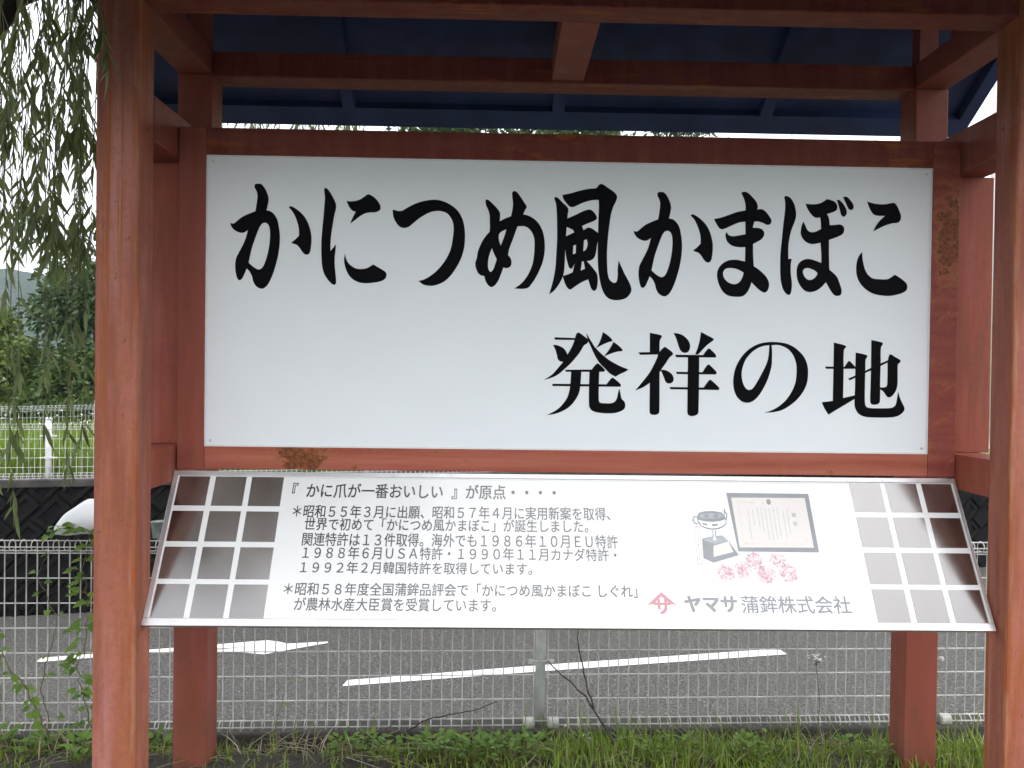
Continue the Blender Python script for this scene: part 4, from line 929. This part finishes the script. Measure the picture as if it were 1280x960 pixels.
n = 900; xs = rng.uniform(-2.6, 2.6, n); ys = rng.uniform(0.35, 0.83, n)
blades('straw', 'dry straw-coloured stalks and litter lying on the soil along the kerb', xs, ys, bank_z(ys)+0.004, rng.uniform(0.04, 0.16, n), 0.0045, 'straw', lean=2.2, seed=15, cat='litter')
# tall pale meadow grass behind the stone wall
n = 42000; ss = rng.uniform(-7, 9, n); tt = 0.40 + rng.uniform(0, 1, n)**1.4*7.5
P_ = np.stack([W0.x + WD.x*ss + WN.x*tt, W0.y + WD.y*ss + WN.y*tt], 1)
blades('meadow_grass', 'tall bright yellow-green meadow grass behind the white mesh fence', P_[:, 0], P_[:, 1], np.full(n, WTOP-0.03), rng.uniform(0.3, 0.62, n), 0.016, 'field_grass', lean=0.22, seed=9)
n = 700; ss = rng.uniform(-7, 5, n); tt = 3 + rng.uniform(0, 5, n)
P_ = np.stack([W0.x + WD.x*ss + WN.x*tt, W0.y + WD.y*ss + WN.y*tt, WTOP + rng.uniform(0.45, 0.72, n)], 1)
v, f = leaf_quads(P_, unit(rng.normal(size=(n, 3))+np.array([0, 0, .8])), rng.uniform(0.04, 0.08, n), rng.uniform(0.015, 0.03, n), np.random.default_rng(2))
tag(from_np('meadow_seed_heads', v, f, M['petal']), 'pale fluffy seed heads over the meadow grass behind the white fence', 'grass heads', None, 'stuff')

def oval_leaf(bm, base, d, up, L, W, fold=0.15, lobes=0):
    d = Vector(d).normalized(); up = Vector(up); s = d.cross(up).normalized(); up = s.cross(d)
    prof = ((0, 0), (0.12, 0.55), (0.38, 1.0), (0.68, 0.78), (0.9, 0.32), (1, 0))
    if lobes: prof = ((0, 0), (0.05, 0.75), (0.22, 1.0), (0.34, 0.62), (0.52, 0.82), (0.68, 0.45), (0.86, 0.34), (1, 0))
    mid = [bm.verts.new(Vector(base) + d*L*u - up*L*0.22*u*u) for u, w_ in prof]
    for sg in (1, -1):
        edge = [bm.verts.new(m_.co + s*sg*W*0.5*w_ + up*W*fold*w_) if 0 < i < len(prof)-1 else m_ for i, (m_, (u, w_)) in enumerate(zip(mid, prof))]
        for i in range(len(prof)-1):
            q = [mid[i], mid[i+1], edge[i+1], edge[i]] if sg > 0 else [mid[i+1], mid[i], edge[i], edge[i+1]]
            q2 = []
            for v_ in q:
                if v_ not in q2: q2.append(v_)
            if len(q2) > 2: bm.faces.new(q2)
def rosette(name, label, loc, n, L, cat='weed', flowers=0, seed=1, group=None, mat='weed', spread=0.7):
    rp = random.Random(seed); root = empty(name, loc); tag(root, label, cat, group)
    bm = bmesh.new(); st = bmesh.new()
    for k in range(n):
        an = rp.uniform(0, 6.28); r0 = rp.uniform(0, 0.07); el = rp.uniform(0.1, 1.1)
        h = rp.uniform(0.01, 0.09); b = (r0*math.cos(an)*1.2, r0*math.sin(an), h)
        d = (math.cos(an)*spread, math.sin(an)*spread, el*0.7)
        tube(st, [(b[0]*0.3, b[1]*0.3, -0.03), b], [0.0014, 0.001], 4)
        oval_leaf(bm, b, d, (0, 0, 1), L*rp.uniform(0.6, 1.2), L*rp.uniform(0.5, 0.72))
    from_bm('stems', st, M['twig'], root)
    from_bm('leaves', bm, M[mat], root, smooth=False)
    if flowers:
        bm = bmesh.new(); s2 = bmesh.new()
        for k in range(flowers):
            an = rp.uniform(0, 6.28); r0 = rp.uniform(0.01, 0.09); h = rp.uniform(0.08, 0.15); c_ = Vector((r0*math.cos(an), r0*math.sin(an)*0.6, h))
            tube(s2, [(c_.x*0.4, c_.y*0.4, 0), c_], 0.0009, 4)
            for j in range(14):
                a2 = rp.uniform(0, 6.28); z2 = rp.uniform(-0.2, 1); d = Vector((math.cos(a2), math.sin(a2), z2)).normalized()
                oval_leaf(bm, c_, d, (0.3, 0.2, 1), 0.010, 0.006)
        from_bm('flower_stems', s2, M['twig'], root); from_bm('flowers', bm, M['petal'], root)
    return root
bz = lambda y: float(bank_z(np.array(y)))
rosette('clover', 'clover with small white blossoms at the foot of the middle fence post', (0.20, 0.72, bz(.72)), 46, 0.045, 'weed', 5, 1)
rosette('clover', 'white-flowered clover a hand to the right of the middle fence post', (0.42, 0.62, bz(.62)), 26, 0.04, 'weed', 4, 2)
WG = 'leafy weeds in the grass strip'; WL = 'small leafy green weed in the grass strip under the caption panel'
rp_ = random.Random(77)
for k in range(34):
    x = rp_.uniform(-0.75, 0.2) if k < 24 else rp_.uniform(0.5, 1.7); y = rp_.uniform(0.36, 0.60)
    rosette('weed', WL, (x, y, bz(y)), rp_.randint(20, 34), rp_.uniform(0.026, 0.042), 'weed', 0, 100+k, WG)
for k, (x, y) in enumerate(((-1.66, 0.50), (-1.80, 0.62), (-1.95, 0.45), (-2.05, 0.66), (-1.72, 0.35), (-1.55, 0.66), (-2.15, 0.50))):
    rosette('broadleaf_weed', 'large-leaved green weed at the bottom left beside the front red post', (x, y, bz(y)), 20, rp_.uniform(0.045, 0.065), 'weed', 0, 200+k, 'large-leaved weeds at the bottom left', 'weed', 0.6)

def vine(name, label, path, L, step, seed, mat='weed', lobes=1, cat='vine', side=0.05, parent_loc=None, rad=0.003, per=1):
    rp = random.Random(seed); o = Vector(path[0]); root = empty(name, o); tag(root, label, cat)
    pts = [Vector(p_)-o for p_ in path]; fine = []
    for a, b in zip(pts, pts[1:]):
        m = max(2, int((b-a).length/0.03))
        for i in range(m): fine.append(a.lerp(b, i/m) + Vector((rp.gauss(0, 1), rp.gauss(0, .5), rp.gauss(0, 1)))*0.006)
    fine.append(pts[-1])
    st = bmesh.new(); tube(st, fine, [rad*(1-0.7*i/len(fine)) for i in range(len(fine))], 5)
    bm = bmesh.new(); acc = 0
    for a, b in zip(fine, fine[1:]):
        acc += (b-a).length
        if acc > step:
            acc = 0
            for q in range(per):
                an = rp.uniform(0, 6.28); d = Vector((math.cos(an), -abs(math.sin(an))*0.6, rp.uniform(-0.5, 0.4)))
                e = a + d*rp.uniform(0.25, 1.0)*side
                tube(st, [a, e], 0.0009, 4)
                oval_leaf(bm, e, d, (rp.uniform(-.4, .4), -0.6, 0.8), L*rp.uniform(0.55, 1.2), L*rp.uniform(0.5, 0.8), 0.1, lobes)
    from_bm('stem', st, M['twig'], root); from_bm('leaves', bm, M[mat], root)
    return root
FY = lambda x: 0.895 + 0.03*(x-0.232)
zt = Z
vine('climbing_vine', 'leafy vine climbing the wire fence to the white plastic sheet beside the left post',
     [(-1.90, 0.80, zt(-1.75)), (-1.98, FY(-2)-0.03, zt(-1.45)), (-1.93, FY(-2)-0.02, zt(-1.15)), (-1.96, FY(-2)-0.03, zt(-0.95)), (-1.92, FY(-2)-0.05, zt(-0.76)), (-2.02, FY(-2)-0.06, zt(-0.73)), (-2.15, FY(-2)-0.04, zt(-0.80))], 0.055, 0.028, 41, 'weed', 1, per=3)
vine('climbing_vine', 'thin vine with scattered leaves winding up the middle of the left fence panel',
     [(-2.10, 0.80, zt(-1.75)), (-2.16, FY(-2.1)-0.02, zt(-1.5)), (-2.08, FY(-2.1)-0.02, zt(-1.2)), (-2.18, FY(-2.1)-0.02, zt(-0.98)), (-2.12, FY(-2.1)-0.02, zt(-0.86))], 0.05, 0.06, 42, 'weed', 1)
vine('leaning_weed', 'weed stalk leaning from the left edge down to the bottom left grass',
     [(-1.98, 0.62, zt(-1.72)), (-2.06, 0.60, zt(-1.50)), (-2.16, 0.58, zt(-1.32)), (-2.27, 0.56, zt(-1.14))], 0.05, 0.035, 43, 'weed', 0, 'weed', 0.03, rad=0.005, per=2)
def umbel(loc, label, seed, h=0.5):
    rp = random.Random(seed); root = empty('wildflower', loc); tag(root, label, 'wildflower')
    st = bmesh.new(); tube(st, [(0, 0, -0.02), (0.02, 0, h*0.6), (0.0, 0, h)], 0.0018, 5); bm = bmesh.new()
    for k in range(26):
        an = rp.uniform(0, 6.28); r_ = rp.uniform(0, 0.045); e = Vector((r_*math.cos(an), r_*math.sin(an), h + 0.035 + rp.uniform(-.008, .008)))
        tube(st, [(0, 0, h), e], 0.0006, 3)
        for j in range(4): a2 = rp.uniform(0, 6.28); oval_leaf(bm, e, (math.cos(a2), math.sin(a2), 0.3), (0, 0, 1), 0.007, 0.006)
    from_bm('stem', st, M['twig'], root); from_bm('petals', bm, M['petal'], root)
umbel((-2.23, 0.60, bz(.6)), 'flat cluster of tiny white blossoms on a thin stalk at the left edge', 51, 0.42)
umbel((1.52, 0.70, bz(.7)), 'thin stalk of tiny white blossoms before the road, left of the back right post', 52, 0.44)

def dry_branch(name, label, paths):
    root = bmesh.new(); o = Vector(paths[0][0][0])
    for pts, r0 in paths:
        rp = random.Random(len(pts)); fine = []
        ps = [Vector(p_)-o for p_ in pts]
        for a, b in zip(ps, ps[1:]):
            for i in range(5): fine.append(a.lerp(b, i/5) + Vector((rp.gauss(0, 1), rp.gauss(0, 1), rp.gauss(0, 1)))*0.003)
        fine.append(ps[-1]); tube(root, fine, [r0*(1-0.65*i/len(fine)) for i in range(len(fine))], 6)
    ob = from_bm(name, root, M['dry'], None, smooth=True); ob.location = o
    tag(ob, label, 'branch')
dry_branch('dry_branch', 'forked dry branch leaning on the wire fence right of its middle post',
   [([(0.60, 0.42, zt(-1.70)), (0.51, 0.60, zt(-1.60)), (0.44, 0.74, zt(-1.52)), (0.26, 0.85, zt(-1.39))], 0.0075), ([(0.47, 0.68, zt(-1.555)), (0.435, 0.76, zt(-1.45)), (0.41, 0.84, zt(-1.30)), (0.40, 0.85, zt(-1.16))], 0.005)])
dry_branch('dry_branch', 'bent dry twig lying along the bottom of the fence left of its middle post',
   [([(-0.62, 0.70, zt(-1.755)), (-0.42, 0.78, zt(-1.71)), (-0.30, 0.83, zt(-1.66)), (-0.12, 0.86, zt(-1.645)), (0.02, 0.87, zt(-1.60))], 0.005), ([(-0.72, 0.66, zt(-1.78)), (-0.56, 0.74, zt(-1.74)), (-0.47, 0.80, zt(-1.66))], 0.005)])
vine('grass_stalk', 'single dark stalk crossing the fence bottom left of the left back post',
     [(-1.02, 0.62, zt(-1.74)), (-0.98, 0.66, zt(-1.55)), (-0.93, 0.70, zt(-1.38))], 0.03, 0.12, 44, 'grass', 0, 'grass stalk', 0.01, rad=0.002)

# ------------------------------------------------------------------ small things on and behind the fence
def plastic_sheet():
    """a bundle of white plastic lying on the rolled top of the fence"""
    bm = bmesh.new()
    x0, x1 = -2.115, -1.82; yb = FY(-1.9) + 0.02; nx, na = 22, 18; rings = []
    for i in range(nx+1):
        u = i/nx; x = x0 + (x1-x0)*u
        top = (0.02 + 0.145*min(1, (u*2.05+0.03))**0.62) if u < 0.62 else 0.165 - 0.03*(u-0.62)/0.38
        if u < 0.04: top = 0.015 + 0.055*(u/0.04)
        ring = []
        for k in range(na):
            a = 2*math.pi*k/na; w_ = 0.085*(0.4+0.6*min(1, u*5))
            r_ = 1 + 0.05*math.sin(3*a+7*u) + 0.03*math.sin(5*a-11*u)
            ring.append(bm.verts.new((x, yb + w_*math.cos(a)*r_, Z(-0.79) + max(-0.005, top*(0.5+0.5*math.sin(a)*r_)) )))
        rings.append(ring)
    for a, b in zip(rings, rings[1:]):
        for k in range(na): bm.faces.new((a[k], a[(k+1) % na], b[(k+1) % na], b[k]))
    bm.faces.new(rings[0][::-1]); bm.faces.new(rings[-1])
    tag(from_bm('plastic_sheet', bm, M['bag'], smooth=True), 'white plastic sheet bundled on top of the wire fence among vine leaves', 'plastic sheet')
plastic_sheet()
bm = bmesh.new(); cx, cy, z0 = -1.625, FY(-1.6)-0.005, Z(-0.797)
ring = lambda r_, z: [bm.verts.new((cx + r_*math.cos(k*math.pi/10), cy + r_*math.sin(k*math.pi/10), z)) for k in range(20)]
rr = [ring(0.024, z0), ring(0.033, z0+0.075), ring(0.035, z0+0.077), ring(0.0325, z0+0.0775), ring(0.023, z0+0.004)]
for a, b in zip(rr, rr[1:]):
    for k in range(20): bm.faces.new((a[k], a[(k+1) % 20], b[(k+1) % 20], b[k]))
bm.faces.new(rr[0][::-1]); bm.faces.new(rr[-1])
tag(from_bm('cup', bm, M['clear'], smooth=True), 'clear plastic cup standing on the fence post cap behind the left red posts', 'cup')
def pole(x, y, h, r, label):
    root = empty('street_pole', (x, y, ROAD if y < 9 else WTOP)); tag(root, label, 'pole')
    bm = bmesh.new(); tube(bm, [(0, 0, -0.1), (0, 0, h)], [r, r*0.7], 14); from_bm('shaft', bm, M['pole'], root, smooth=True)
    bm = bmesh.new(); tube(bm, [(0, 0, -0.02), (0, 0, 0.06)], r*1.7, 14); from_bm('base', bm, M['pole'], root)
    bm = bmesh.new(); tube(bm, [(0, 0, h), (0, 0, h+0.04)], r*0.9, 12); from_bm('cap', bm, M['pole'], root)
pole(10.55, 12.9, 9.5, 0.085, 'pale steel pole seen past the right edge of the roof')
pole(8.2, 18.0, 9.0, 0.045, 'thin grey pole under the eave, nearer the middle of the board')
pole(10.6, 18.0, 9.0, 0.045, 'thin grey pole under the eave, nearer the right post')

# ------------------------------------------------------------------ hazy summer air over the valley
bm = bmesh.new(); box(bm, -480, 480, -40, 420, ROAD-1.2, 62)
haze = from_bm('haze', bm, []); tag(haze, kind='stuff')
hm = bpy.data.materials.new('haze'); hm.use_nodes = True; hm.node_tree.nodes.clear()
ho = hm.node_tree.nodes.new('ShaderNodeOutputMaterial'); hv = hm.node_tree.nodes.new('ShaderNodeVolumePrincipled')
hv.inputs['Density'].default_value = 0.0007; hv.inputs['Color'].default_value = (0.86, 0.93, 1.0, 1); hv.inputs['Anisotropy'].default_value = 0.2
hm.node_tree.links.new(hv.outputs[0], ho.inputs['Volume']); haze.data.materials.append(hm)
